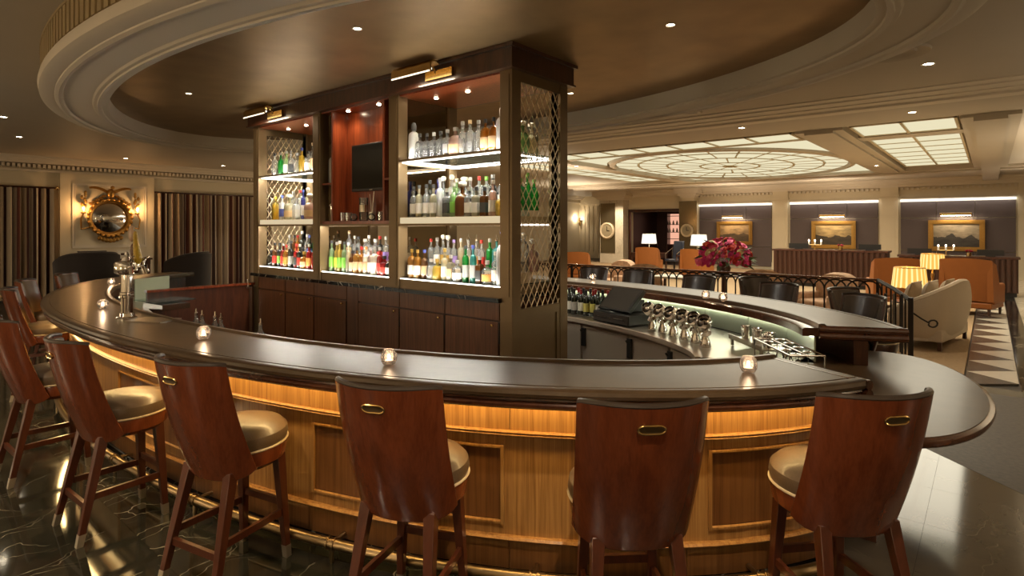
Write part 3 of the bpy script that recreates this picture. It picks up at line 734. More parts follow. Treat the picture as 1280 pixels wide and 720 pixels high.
# shiny tilted mixing cups
cup_me = MB().lathe([(.0, 0), (.055, .0), (.058, .006), (.03, .03), (.025, .05), (.06, .085), (.075, .125), (.072, .165), (.055, .19), (.051, .188), (.066, .16), (.068, .125), (.05, .09), (.0, .07)], 22, cap=False).mesh('bowl', M['chrome'])
base_me = MB().lathe([(0, -.15), (.055, -.15), (.058, -.14), (.045, -.10), (.03, -.05), (.028, .0)], 20).mesh('foot', M['chrome'])
for k, (x, y) in enumerate(((-2.62, 5.36), (-2.47, 5.28), (-2.32, 5.19), (-2.17, 5.10), (-2.03, 5.01), (-1.90, 4.90))):
    t = thing('mixing_cup', f'shiny silver mixing cup tipped open, {ordn[k]} along from the cash register', 'cup', (x, y, .765), 0, 'silver mixing cups on the back counter'); t.scale = (.9,)*3
    link('foot', base_me, t, (0, 0, .15))
    b = link('bowl', cup_me, t, (0, 0, .13)); b.rotation_euler = (radians(30), radians(-8+3*k), 0)
# metal tumblers on a small tray, soda gun, hanging glasses
t = thing('cup_tray', 'steel tray carrying metal tumblers on the back counter', 'tray', (-1.50, 5.02, .76), -.8)
f = MB(); f.bx(-.28, .28, -.12, .12, .06, .07); f.bx(-.28, .28, -.12, -.11, .07, .10); f.build('tray', M['steel'], t)
for a in (-.25, .25):
    for b in (-.1, .1): MB().bx(a-.01, a+.01, b-.01, b+.01, .005, .06).build('foot', M['steel'], t)
tum_me = MB().lathe([(.0, .0), (.036, 0), (.044, .11), (.042, .11), (.034, .005), (0, .005)], 16, cap=False).mesh('tumbler', M['chrome'])
for k, (a, b) in enumerate(((-.2, 0), (-.09, .04), (.02, 0), (.13, .04), (.22, -.03))):
    ca, sa = cos(-.8), sin(-.8)
    tag(link('metal_tumbler', tum_me, None, (-1.50+a*ca-b*sa, 5.02+a*sa+b*ca, .83)), f'polished metal tumbler on the steel tray, {ordn[k]} from its cash register end', 'cup', 'metal tumblers on the tray')
t = thing('glass_rack', 'chrome rack under the far bar end holding upturned stem glasses', 'glass rack', (-1.15, 4.55, .76), -.9)
f = MB()
for b in (-.12, .0, .12): f.tube([(-.3, b, .16), (.3, b, .16)], .006, 6)
for a in (-.3, .3):
    f.tube([(a, -.12, .16), (a, .12, .16)], .006, 6)
    for b in (-.12, .12): f.tube([(a, b, 0), (a, b, .16)], .006, 6)
f.build('rack_wire', M['chrome'], t)
gl_me = MB().lathe([(.036, .0), (.003, .004), (.003, -.085), (.02, -.10), (.032, -.13), (.028, -.15)], 14, cap=False).mesh('stem_glass', M['glass'])
for k in range(8):
    a, b = -.26+.075*k, (-.06 if k % 2 else .06); ca, sa = cos(-.9), sin(-.9)
    tag(link('stem_glass', gl_me, None, (-1.15+a*ca-b*sa, 4.55+a*sa+b*ca, .925)), f'clear stem glass hung upside down in the chrome rack, {ordn[k]} from the tray end', 'glass', 'stem glasses in the rack')
# speed-rail bottle tops inside the near bar
top_me = MB().lathe([(.03, -.22), (.03, -.06), (.012, -.03), (.012, .0)], 10).mesh('neck', M['glass'])
pour_me = MB().lathe([(.012, 0), (.014, .015), (.006, .02), (.004, .05), (0, .05)], 10).mesh('pourer', M['chrome'])
for k, (l, s) in enumerate(((5.05, .66), (4.9, .64), (4.75, .67), (4.62, .65), (4.1, .66))):
    q = seg(near, l, l+.01, s, 1)[0]
    t = thing('speed_rail_bottle', f'clear bottle with chrome pourer peeping above inner bar edge, {ordn[k]} from the beer tower', 'bottle', (q[0], q[1], 1.10), 0, 'speed rail bottles')
    link('neck', top_me, t); link('pourer', pour_me, t)
# ------------------------------------------------------------------ bar cabinet in the middle of the oval
X0, X1, YF, YB = -7.76, -3.153, 3.79, 4.63
cab = thing('bar_cabinet', 'tall bronze and dark wood bar cabinet with lit bottle shelves', 'cabinet')
P_ = lambda *b: MB().bx(*b)
def cpe(name, m, *bs):
    for b in bs: MB().bx(*b).build(name, M[m], cab)
def cp(name, m, *bs, parent=None):
    f = MB()
    for b in bs: f.bx(*b)
    return f.build(name, M[m], parent or cab)
cp('crown', 'mahogany_dark', (X0-.06, X1+.04, YF-.05, YB+.05, 3.17, 3.335), (X0-.09, X1+.07, YF-.08, YB+.08, 3.335, 3.365), (X0-.075, X1+.055, YF-.065, YB+.065, 3.16, 3.175))
for x0, x1 in ((X0, -7.62), (-6.273, -6.117), (-4.825, -4.669), (-3.289, X1)):
    for y in (YF, YB-.12):
        cp('post', 'bronze', (x0, x1, y, y+.12, .0 if x0 in (X0, -3.289) else 1.18, 3.17), (x0+.03, x1-.03, y-.006 if y == YF else y, y+.02 if y == YF else y+.126, 1.2, 3.12))
cp('bay_ceiling', 'niche_wood', (-7.62, -3.289, YF+.02, YB-.02, 3.145, 3.17))
cpe('counter_slab', 'marble_counter', (X0-.0, -3.27, YF-.045, YF+.13, 1.142, 1.18), (X0, -3.27, YB-.12, YB+.045, 1.142, 1.18))
cp('plinth', 'bronze', (-7.62, -3.289, YF+.015, YB-.015, 1.18, 1.27))
cp('base_carcass', 'mahogany_dark', (-7.62, -3.289, YF+.02, YB-.02, .08, 1.142), (-7.6, -3.3, YF+.05, YB-.05, 0, .08))
ex = [-7.61, -6.906, -6.24, -5.573, -5.356, -4.644, -3.979, -3.292]
knob = MB().lathe([(.0, 0), (.006, .0), (.006, .012), (.013, .016), (.013, .022), (.0, .026)], 12, cap=False)
km = bpy.data.meshes.new('k'); km = knob.mesh('knob', M['brass'])
for i in range(7):
    a, b = ex[i]+.006, ex[i+1]-.006
    if i == 3:
        cp('stile', 'cab_wood', (a, b, YF-.002, YF+.02, .1, 1.135)); continue
    cp('drawer', 'cab_wood', (a, b, YF-.004, YF+.02, .985, 1.135))
    d = cp('door', 'cab_wood', (a, b-.012, YF-.004, YF+.02, .1, .968))
    k = link('knob', km, d, (b-.07, YF-.004, .935)); k.rotation_euler = (pi/2, 0, 0)
    cp('hinge_gap', 'black', (b-.012, b, YF, YF+.02, .78, .968))
# dividers of the bays and the television niche
for x in (-6.195, -4.747):
    cp('divider', 'dark_mirror', (x-.05, x+.05, YF+.12, YB-.12, 1.27, 3.145))
cp('niche_back', 'niche_wood', (-5.90, -4.97, 4.02, 4.06, 1.87, 3.145))
cp('niche_side', 'niche_wood', (-5.93, -5.90, YF+.03, 4.06, 1.87, 3.145)); cp('niche_side', 'niche_wood', (-4.97, -4.94, YF+.03, 4.06, 1.87, 3.145))
cp('cubby_back', 'mahogany_dark', (-6.117, -5.93, 4.10, 4.14, 1.87, 3.145)); cp('cubby_back', 'niche_wood', (-4.94, -4.825, 4.02, 4.06, 1.87, 3.145))
cp('cubby_shelf', 'niche_wood', (-6.117, -5.93, YF+.03, 4.1, 2.30, 2.32)); cp('cubby_shelf', 'niche_wood', (-4.94, -4.825, YF+.03, 4.02, 2.30, 2.32))
wshelf = wood('lit_shelf_wood', (.48, .34, .18), (.66, .50, .30), .3, .3, (2, 9, 9)); M['shelf_wood'] = wshelf
for x0, x1, m in ((-7.62, -6.273, 'shelf_wood'), (-6.117, -4.825, 'niche_wood'), (-4.669, -3.289, 'shelf_wood')):
    cp('middle_shelf', m, (x0, x1, YF+.03, YB-.03, 1.835, 1.90 if m == 'shelf_wood' else 1.87))
    cp('shelf_edge', 'bronze', (x0, x1, YF, YF+.025, 1.815, 1.835)); cp('shelf_edge', 'bronze', (x0, x1, YB-.025, YB, 1.815, 1.835))
    cpe('shelf_light', 'led', (x0+.02, x1-.02, YF+.03, YF+.045, 1.818, 1.826), (x0+.02, x1-.02, YB-.06, YB-.045, 1.818, 1.826))
    cp('plinth_light', 'led', (x0+.01, x1-.01, YF+.016, YF+.03, 1.27, 1.278))
    cp('bottle_bed', 'shelf_glass', (x0, x1, YF+.03, YB-.03, 1.271, 1.28))
    # stepped riser behind the front row of bottles
    cp('bottle_riser', 'shelf_wood' if m == 'shelf_wood' else 'mahogany_dark', (x0+.02, x1-.02, 4.05, 4.28, 1.28, 1.38))
for x0, x1 in ((-7.62, -6.273), (-4.669, -3.289)):
    cp('glass_shelf', 'shelf_glass', (x0, x1, YF+.03, YB-.03, 2.472, 2.487))
    cp('shelf_edge', 'bronze', (x0, x1, YF+.01, YF+.03, 2.468, 2.49))
    cpe('shelf_light', 'led', (x0+.02, x1-.02, YF+.035, YF+.05, 2.455, 2.466), (x0+.02, x1-.02, YB-.06, YB-.045, 2.455, 2.466), (x0+.02, x0+.03, YF+.05, YB-.06, 2.455, 2.466), (x1-.03, x1-.02, YF+.05, YB-.06, 2.455, 2.466))
    cp('bottle_riser', 'shelf_glass', (x0+.04, x1-.04, 4.06, 4.26, 1.90, 1.96))
    for k in range(3): 
        xx = x0+(x1-x0)*(k+.5)/3
        q = MB().lathe([(.001, 0), (.022, 0), (.022, .004)], 12).build('bay_light_disc', M['lamp_disc'], cab, 0, (xx, 4.1, 3.138))
        spot('bay_lamp', (xx, 4.1, 3.12), 18, 95, (1, .88, .68), r=.02)
for x in (-3.98, -6.95):
    for y in (YF+.06, YB-.07): area('shelf_strip', (x, y, 2.453), 1.25, 8.5, (1, .95, .84), (0, 0, 0), .012)
for x in (-3.98, -6.95): area('shelf_top_fill', (x, YF+.045, 2.492), 1.25, 3.5, (1, .95, .86), (radians(165), 0, 0), .012)  # added upward light, in place of LED light through the glass shelf
for x in (-3.98, -5.47, -6.95):
    area('shelf_strip', (x, YF+.05, 1.816), 1.2, 9, (1, .94, .82), (0, 0, 0), .012)
    area('plinth_strip', (x, YF+.036, 1.283), 1.2, 2.2, (1, .94, .84), (radians(180), 0, 0), .012)
for x in (-5.72, -5.15):  # light discs and spots added to brighten the television niche
    MB().lathe([(.001, 0), (.022, 0), (.022, .004)], 12).build('bay_light_disc', M['lamp_disc'], cab, 0, (x, 3.91, 3.138))
    spot('niche_fill_lamp', (x, 3.86, 3.12), 7, 150, (1, .86, .62), blend=1., r=.05)
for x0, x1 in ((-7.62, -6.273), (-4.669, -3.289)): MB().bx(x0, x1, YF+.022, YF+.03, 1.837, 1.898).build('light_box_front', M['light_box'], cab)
# wire lattice on both ends
def lattice(x, y0, y1, z0, z1, pitch=.082):
    f = MB(); n = int((y1-y0+(z1-z0)*.6)/pitch)+2; k = .62
    for sgn in (1, -1):
        for i in range(-int((z1-z0)*k/pitch)-2, n):
            pts = []
            ya = y0+i*pitch
            # line y = ya + k*(z-z0) (or mirrored)
            za, zb = z0, z1
            fa = lambda z: ya+k*(z-z0)
            lo, hi = max(z0, z0+(y0-ya)/k), min(z1, z0+(y1-ya)/k)
            if hi-lo < .02: continue
            a, b = (fa(lo), lo), (fa(hi), hi)
            if sgn < 0: a, b = (y0+y1-a[0], a[1]), (y0+y1-b[0], b[1])
            f.tube([(x+.003*sgn, a[0], a[1]), (x+.003*sgn, b[0], b[1])], .0055, 4)
    return f
for x, xe in ((-3.172, -3.289), (-7.735, -7.62)):
    stuff(lattice(x, YF+.12, YB-.12, 1.08 if x > -5 else 1.3, 3.07).build('wire_lattice', M['lattice'], cab))
    cpe('end_frame', 'bronze', (x-.03, x+.014, YF+.1, YB-.1, 3.07, 3.17), (x-.03, x+.014, YF+.1, YB-.1, 1.0, 1.08), (x-.03, x+.014, YF+.1, YB-.1, .0, .12), (x-.03, x+.014, YF+.12, YF+.17, .12, 1.0), (x-.03, x+.014, YB-.17, YB-.12, .12, 1.0))
    cp('end_panel', 'bronze', (x-.03, x+.0, YF+.17, YB-.17, .12, 1.0))
# television
t = thing('television', 'flat black television on red wood niche back', 'television', (-5.36, 4.02, 2.48))
MB().bx(-.37, .37, -.06, -.02, -.27, .27).build('bezel', M['black'], t, .006)
MB().bx(-.35, .35, -.063, -.058, -.24, .25).build('screen', M['screen'], t)
MB().bx(-.12, .12, -.02, 0, -.12, .12).build('wall_bracket', M['black'], t)
MB().bx(-.025, .025, -.0625, -.06, -.262, -.252).build('badge', M['steel'], t)
# picture lights on the crown
def picture_light(x, label):
    t = thing('picture_light', label, 'lamp', (x, YF-.05, 3.25))
    MB().bx(-.02, .34, -.03, 0, -.05, .03).build('back_plate', M['brass'], t)
    f = MB(); sec = [(-.20, -.03), (-.20, .05), (-.17, .085), (-.12, .085), (-.08, .05), (-.095, .05), (-.125, .07), (-.165, .07), (-.188, .045), (-.188, -.03)]
    N = len(sec); f.add([(-.32, y, z) for y, z in sec]+[(.24, y, z) for y, z in sec], [tuple(range(N)), tuple(reversed(range(N, 2*N)))]+[(i, (i+1) % N, N+(i+1) % N, N+i) for i in range(N)]); f.build('hood', M['brass'], t)
    MB().tube([(-.29, -.165, .005), (.21, -.165, .005)], .012, 8).build('lamp_tube', M['lamp_line'], t)
    MB().tube([(.12, -.02, .0), (.12, -.06, .06), (.12, -.14, .075)], .012, 8).build('arm', M['brass'], t)
    MB().bx(-.31, .23, -.206, -.20, -.03, -.018).build('lit_slot', M['lamp_line'], t)
    area('picture_lamp', (x-.04, YF-.22, 3.22), .5, 4, WARM, (0, 0, 0), .05)
picture_light(-4.15, 'brass picture light on the cabinet crown above the right bay')
picture_light(-7.2, 'brass picture light on the cabinet crown above the left bay')

# ------------------------------------------------------------------ bottles
GC = {'clear': ((.95, .96, .94), .22), 'green': ((.02, .42, .06), .45), 'pale green': ((.62, .86, .45), .3), 'teal': ((.10, .50, .46), .4), 'amber': ((.62, .26, .03), .45), 'brown': ((.22, .08, .02), .55),
      'dark': ((.03, .025, .015), .75), 'red': ((.55, .02, .015), .5), 'frosted': ((.93, .93, .90), .7), 'yellow': ((.85, .62, .10), .4), 'blue': ((.12, .13, .45), .6), 'cream': ((.85, .74, .55), .8), 'rose': ((.80, .55, .45), .45), 'straw': ((.92, .85, .60), .35)}
GM = {k: glass(k.replace(' ', '_')+'_bottle_glass', c, b) for k, (c, b) in GC.items()}
LC = {'white': (.66, .63, .56), 'black': (.03, .03, .03), 'tan': (.50, .34, .18), 'red': (.50, .03, .02), 'green': (.18, .45, .06), 'yellow': (.75, .60, .05), 'blue': (.06, .08, .30), 'orange': (.60, .24, .05), 'purple': (.28, .18, .45), 'grey': (.38, .38, .36), 'silver': (.6, .6, .58), 'gold': (.60, .40, .10), 'cork': (.55, .38, .2)}
LM = {k: mat(k+'_print', c, .5 if k not in ('gold', 'silver') else .3, metal=.7 if k in ('gold', 'silver') else 0) for k, c in LC.items()}
# kind: (radius, body height, shoulder height, neck radius, neck height, segments)
BK = {'round': (.037, .17, .045, .013, .075, 14), 'tall': (.034, .21, .05, .013, .08, 14), 'squat': (.052, .11, .035, .016, .05, 14), 'square': (.044, .155, .03, .014, .06, 4),
      'decanter': (.068, .14, .06, .018, .06, 18), 'flask': (.048, .17, .055, .012, .06, 14), 'wine': (.037, .19, .06, .014, .085, 14), 'slim': (.028, .22, .05, .011, .08, 12), 'siphon': (.055, .24, .05, .02, .03, 16), 'magnum': (.055, .27, .09, .017, .11, 16)}
bm_cache = {}
def cached(key, fn):
    if key not in bm_cache: bm_cache[key] = fn()
    return bm_cache[key]
def body_mesh(kind, g):
    r, bh, sh, nr, nh, sg = BK[kind]
    pr = [(r*.9, 0), (r, .008), (r, bh)]
    for i in range(1, 5):
        a = i/4*pi/2; pr.append((nr+(r-nr)*cos(a)**1.2, bh+sh*sin(a)))
    pr += [(nr, bh+sh+nh*.8), (nr*1.25, bh+sh+nh*.82), (nr*1.25, bh+sh+nh)]
    return MB().lathe(pr, sg).mesh('bottle_body', GM[g])
def label_mesh(kind, l):
    r, bh, sh, nr, nh, sg = BK[kind]; q = 1.012
    return MB().lathe([(r*q, bh*.22), (r*q, bh*.78)], sg, cap=False).mesh('bottle_label', LM[l])
def cap_mesh(kind, l):
    r, bh, sh, nr, nh, sg = BK[kind]; z = bh+sh+nh
    if l == 'pourer': return MB().lathe([(nr*1.1, z), (nr*1.1, z+.012), (.005, z+.018), (.004, z+.06), (0, z+.06)], 10).mesh('pourer', M['chrome'])
    if l == 'stopper': return MB().lathe([(nr, z), (nr*1.9, z+.012), (nr*2.1, z+.03), (nr*1.5, z+.045), (0, z+.05)], 12).mesh('stopper', M['white_label'])
    if kind == 'siphon': return MB().lathe([(nr*1.3, z-.02), (nr*1.4, z+.03), (nr*.9, z+.06), (0, z+.065)], 12).mesh('cap', LM[l])
    return MB().lathe([(nr*1.28, z-.022), (nr*1.3, z+.012), (0, z+.013)], 12).mesh('cap', LM[l])
def bottle(kind, g, l, c, loc, label, group, scale=1.):
    t = thing('liquor_bottle', label, 'bottle', loc, random.uniform(0, .6) if kind != 'square' else pi/4, group)
    t.scale = (scale,)*3
    link('bottle_body', cached((0, kind, g), lambda: body_mesh(kind, g)), t)
    if l: link('bottle_label', cached((1, kind, l), lambda: label_mesh(kind, l)), t)
    if c: link('cap', cached((2, kind, c), lambda: cap_mesh(kind, c)), t)
    return t
def row(spec, x0, x1, y, z, where, jit=.012, scale=1.):
    n = len(spec)
    for k, (kind, g, l, c) in enumerate(spec):
        x = x0+(x1-x0)*(k+.5)/n
        cn = {'pourer': 'chrome pourer', 'stopper': 'pale stopper', None: 'open neck'}.get(c, f'{c} cap')
        lb = f"{g} glass {kind} bottle, {cn}, {ordn[k]} from left in {where}"
        bottle(kind, g, l, c, (x, y+random.uniform(-jit, jit), z), lb, 'bottles of the '+where, scale*random.uniform(.97, 1.03))
c_ = 'clear'
S = 1.12
# right bay, three shelves
row([('siphon', 'frosted', None, 'black'), ('square', c_, None, 'black'), ('square', c_, None, 'black'), ('square', c_, None, 'grey'), ('square', c_, None, 'black'), ('square', c_, 'silver', 'silver'), ('decanter', 'rose', 'tan', 'silver'), ('round', c_, None, 'silver'), ('round', c_, None, 'cork'), ('round', c_, None, 'silver'), ('flask', 'amber', 'tan', 'black'), ('flask', 'amber', 'tan', 'black'), ('siphon', 'frosted', None, 'silver')],
    -4.64, -3.33, 3.93, 2.487, 'right bay top row', .01, 1.05)
row([('round', c_, None, 'black'), ('square', 'dark', None, 'black'), ('round', c_, None, 'silver'), ('flask', 'straw', None, 'black'), ('square', c_, None, 'black'), ('round', 'pale green', None, 'silver'), ('decanter', c_, None, 'silver')], -4.5, -3.5, 4.36, 2.487, 'right bay top rear row', .02)
row([('round', c_, 'white', 'black'), ('round', 'straw', 'white', 'black'), ('round', c_, 'white', 'black'), ('round', 'straw', 'white', 'black'), ('tall', 'frosted', None, 'silver'), ('square', c_, 'black', 'silver'), ('round', 'pale green', 'green', 'silver'), ('decanter', 'brown', None, 'stopper'), ('square', c_, 'white', 'silver'), ('square', 'straw', 'white', 'black'), ('square', 'brown', 'black', 'black'), ('round', 'rose', 'white', 'silver'), ('squat', 'yellow', None, 'silver')],
    -4.64, -3.33, 3.92, 1.90, 'right bay middle row', .01, 1.08)
row([('round', 'dark', None, 'black'), ('round', 'blue', None, 'blue'), ('flask', c_, 'blue', 'stopper'), ('flask', c_, 'blue', 'stopper'), ('round', 'pale green', 'green', 'white'), ('decanter', c_, None, 'stopper'), ('round', c_, 'white', 'silver'), ('flask', c_, 'black', 'red'), ('flask', c_, 'grey', 'green'), ('round', 'dark', 'white', 'silver'), ('flask', c_, 'white', 'red'), ('round', 'teal', None, 'black'), ('round', 'green', None, 'green')],
    -4.62, -3.33, 4.15, 1.96, 'right bay middle rear row', .02, S)
row([('flask', 'amber', 'white', 'gold'), ('flask', 'amber', 'white', 'gold'), ('round', 'brown', 'tan', 'blue'), ('squat', c_, None, 'silver'), ('squat', 'yellow', None, 'gold'), ('round', 'straw', 'white', 'gold'), ('square', 'straw', 'tan', 'silver'), ('squat', c_, 'white', 'silver'), ('tall', 'green', 'grey', 'black'), ('tall', 'teal', 'grey', 'blue'), ('square', 'brown', 'black', 'silver'), ('squat', c_, 'orange', 'silver'), ('round', c_, 'white', 'silver'), ('magnum', 'frosted', None, 'blue')],
    -4.65, -3.32, 3.92, 1.28, 'right bay bottom row', .012, 1.0)
row([('round', c_, None, 'red'), ('round', c_, 'white', 'silver'), ('round', c_, 'gold', 'stopper'), ('round', c_, 'gold', 'stopper'), ('round', c_, 'purple', 'purple'), ('round', 'straw', None, 'silver'), ('round', c_, 'tan', 'pourer'), ('round', c_, 'gold', 'pourer'), ('round', c_, 'red', 'red'), ('round', 'green', None, 'silver'), ('flask', 'teal', None, 'pourer'), ('round', c_, 'orange', 'gold'), ('round', 'dark', None, 'pourer')],
    -4.62, -3.4, 4.14, 1.38, 'right bay bottom rear row', .02, 1.0)
# end of the right bay, seen through the lattice
for k, (y, kind, g) in enumerate(((4.0, 'decanter', 'pale green'), (4.14, 'decanter', 'pale green'), (4.28, 'decanter', 'straw'))):
    bottle(kind, g, None, 'stopper', (-3.36, y+.05, 2.487), f'{g} decanter behind the wire lattice on the top shelf, {ordn[k]} from the front', 'decanters behind the lattice')
for k, (y, kind) in enumerate(((4.06, 'tall'), (4.15, 'flask'), (4.25, 'tall'), (4.35, 'flask'))):
    bottle(kind, 'green', None, 'green', (-3.36, y+.02, 1.96), f'bright green bottle behind the wire lattice on the middle shelf, {ordn[k]} from the front', 'green bottles behind the lattice')
for k, (y, kind) in enumerate(((4.05, 'decanter'), (4.2, 'siphon'), (4.34, 'decanter'))):
    bottle(kind, 'rose' if k % 2 == 0 else c_, None, 'stopper', (-3.36, y, 1.38), f'cut {"rose" if k % 2 == 0 else "clear"} decanter behind the wire lattice on the bottom shelf, {ordn[k]} from the front', 'decanters behind the lattice')
# left bay
row([('round', c_, None, 'black'), ('round', 'green', None, 'silver'), ('round', 'pale green', 'white', 'silver'), ('round', c_, 'black', 'silver'), ('square', c_, None, 'silver'), ('round', 'yellow', None, 'blue'), ('square', c_, 'white', 'black'), ('tall', c_, 'tan', 'cork'), ('tall', c_, None, 'silver')],
    -7.5, -6.29, 3.93, 2.487, 'left bay top row', .012, 1.05)
row([('flask', 'yellow', None, 'yellow'), ('round', 'frosted', 'blue', 'blue'), ('decanter', 'straw', 'cork', 'stopper'), ('square', 'frosted', 'white', 'silver'), ('slim', 'blue', 'white', 'blue'), ('decanter', 'rose', 'cork', 'stopper'), ('round', 'cream', None, 'gold')],
    -7.5, -6.3, 3.93, 1.90, 'left bay middle row', .012, 1.08)
row([('round', c_, None, 'silver'), ('round', c_, None, 'red'), ('flask', 'straw', None, 'stopper'), ('round', c_, None, 'silver'), ('round', 'brown', None, 'blue'), ('flask', c_, None, 'black')], -7.45, -6.35, 4.15, 1.96, 'left bay middle rear row', .015, S)
row([('squat', 'dark', None, 'black'), ('round', 'brown', 'red', 'black'), ('round', 'dark', 'green', 'black'), ('round', 'red', 'red', 'silver'), ('flask', 'amber', 'gold', 'red'), ('wine', 'dark', 'silver', 'black'), ('round', 'red', 'black', 'red'), ('round', 'dark', 'red', 'silver'), ('squat', 'amber', 'tan', 'gold'), ('round', 'red', 'orange', 'silver'), ('round', 'red', None, 'silver'), ('round', 'amber', 'red', 'silver')],
    -7.58, -6.29, 3.92, 1.28, 'left bay bottom row', .015)
row([('round', c_, None, 'silver'), ('round', 'brown', None, 'black'), ('round', 'amber', 'orange', 'red'), ('wine', 'dark', 'black', 'white'), ('round', c_, None, 'silver'), ('round', 'dark', 'blue', 'blue'), ('wine', 'green', None, 'green'), ('round', 'red', None, 'orange'), ('round', c_, 'white', 'silver'), ('flask', c_, 'green', 'black'), ('round', 'cream', 'white', 'red')],
    -7.5, -6.35, 4.15, 1.38, 'left bay bottom rear row', .015, 1.06)
# television bay
row([('tall', 'pale green', 'green', 'black'), ('tall', 'yellow', 'yellow', 'silver'), ('tall', 'yellow', 'green', 'silver'), ('tall', 'pale green', 'green', 'black'), ('tall', 'straw', None, 'white'), ('square', 'brown', 'tan', 'black'), ('flask', 'amber', 'tan', 'black'), ('round', 'amber', 'tan', 'red'), ('round', 'cream', 'tan', 'orange'), ('round', 'rose', 'white', 'silver'), ('flask', 'cream', 'white', 'silver'), ('round', 'red', 'red', 'silver'), ('squat', 'red', 'red', 'black'), ('squat', 'dark', 'white', 'black'), ('wine', 'dark', None, 'gold')],
    -6.10, -4.84, 3.92, 1.28, 'television bay bottom row', .012)
row([('tall', c_, 'tan', 'cork'), ('round', c_, None, 'silver'), ('round', c_, None, 'black'), ('decanter', c_, 'white', 'white'), ('round', c_, 'white', 'white'), ('decanter', c_, 'white', 'white'), ('round', 'dark', 'red', 'red'), ('round', c_, 'purple', 'silver'), ('tall', 'frosted', 'orange', 'orange'), ('flask', 'green', None, 'green'), ('round', c_, None, 'silver'), ('round', 'dark', 'red', 'gold')],
    -6.08, -4.86, 4.14, 1.38, 'television bay bottom rear row', .015, 1.05)
bottle('siphon', 'frosted', None, 'silver', (-6.03, 3.92, 2.32), 'frosted soda bottle alone on the dark cubby shelf left of the television', None, 1.1)
bottle('siphon', 'frosted', None, 'silver', (-4.89, 3.92, 2.32), 'frosted soda bottle alone on the red cubby shelf right of the television', None, 1.1)
sh_me = MB().lathe([(.0, 0), (.034, 0), (.045, .15), (.046, .16), (.036, .20), (.022, .215), (.022, .235), (.018, .255), (0, .26)], 18).mesh('shaker_body', M['chrome'])
for x, lb in ((-6.03, 'tall steel cocktail shaker in the dark cubby left of the television'), (-4.89, 'tall steel cocktail shaker in the red cubby right of the television')):
    t = thing('cocktail_shaker', lb, 'cocktail shaker', (x, 3.92, 1.87)); t.scale = (1.15,)*3
    link('shaker_body', sh_me, t); MB().lathe([(.0465, .155), (.0475, .165), (.0465, .175)], 18, cap=False).build('collar', M['steel'], t)
glm = MB().lathe([(0, .004), (.030, 0), (.036, .004), (.040, .10), (.037, .10), (.033, .012), (0, .012)], 16, cap=False).mesh('tumbler', M['glass'])
for k, x in enumerate((-5.80, -5.70, -5.10, -5.02)):
    tag(link('glass_tumbler', glm, None, (x, 3.9, 1.87)), f'cut glass tumbler on the shelf under the television, {ordn[k]} from left', 'glass', 'tumblers under the television')
gsp = MB().sphere((0, 0, .042), .042, 14, 8).mesh('glass_ball', M['glass'])
for k, x in enumerate((-5.57, -5.24)):
    tag(link('glass_globe', gsp, None, (x, 3.88, 1.87)), f"small clear glass ball {'left' if k == 0 else 'right'} of the tall mixing glass", 'glass')
t = thing('mixing_glass', 'tall cut mixing glass shining on the shelf below the television', 'glass', (-5.41, 3.9, 1.87))
MB().lathe([(0, .004), (.045, 0), (.05, .01), (.052, .26), (.048, .26), (.046, .014), (0, .012)], 18, cap=False).build('glass_body', M['glass'], t)
MB().lathe([(.053, .10), (.0535, .14), (.053, .18)], 18, cap=False).build('silver_band', M['chrome'], t)
t = thing('bar_spoon_stand', 'bar tools standing upright in a cup beneath the television', 'bar tools', (-5.30, 3.93, 1.87))
MB().lathe([(0, 0), (.03, 0), (.032, .1), (.030, .1), (.028, .005), (0, .005)], 14, cap=False).build('cup', M['steel'], t)
for a, b in ((-.02, .3), (.02, .33)):
    MB().tube([(0, 0, .01), (a, 0, .2), (a*2, 0, b)], .005, 6).build('spoon', M['steel'], t)
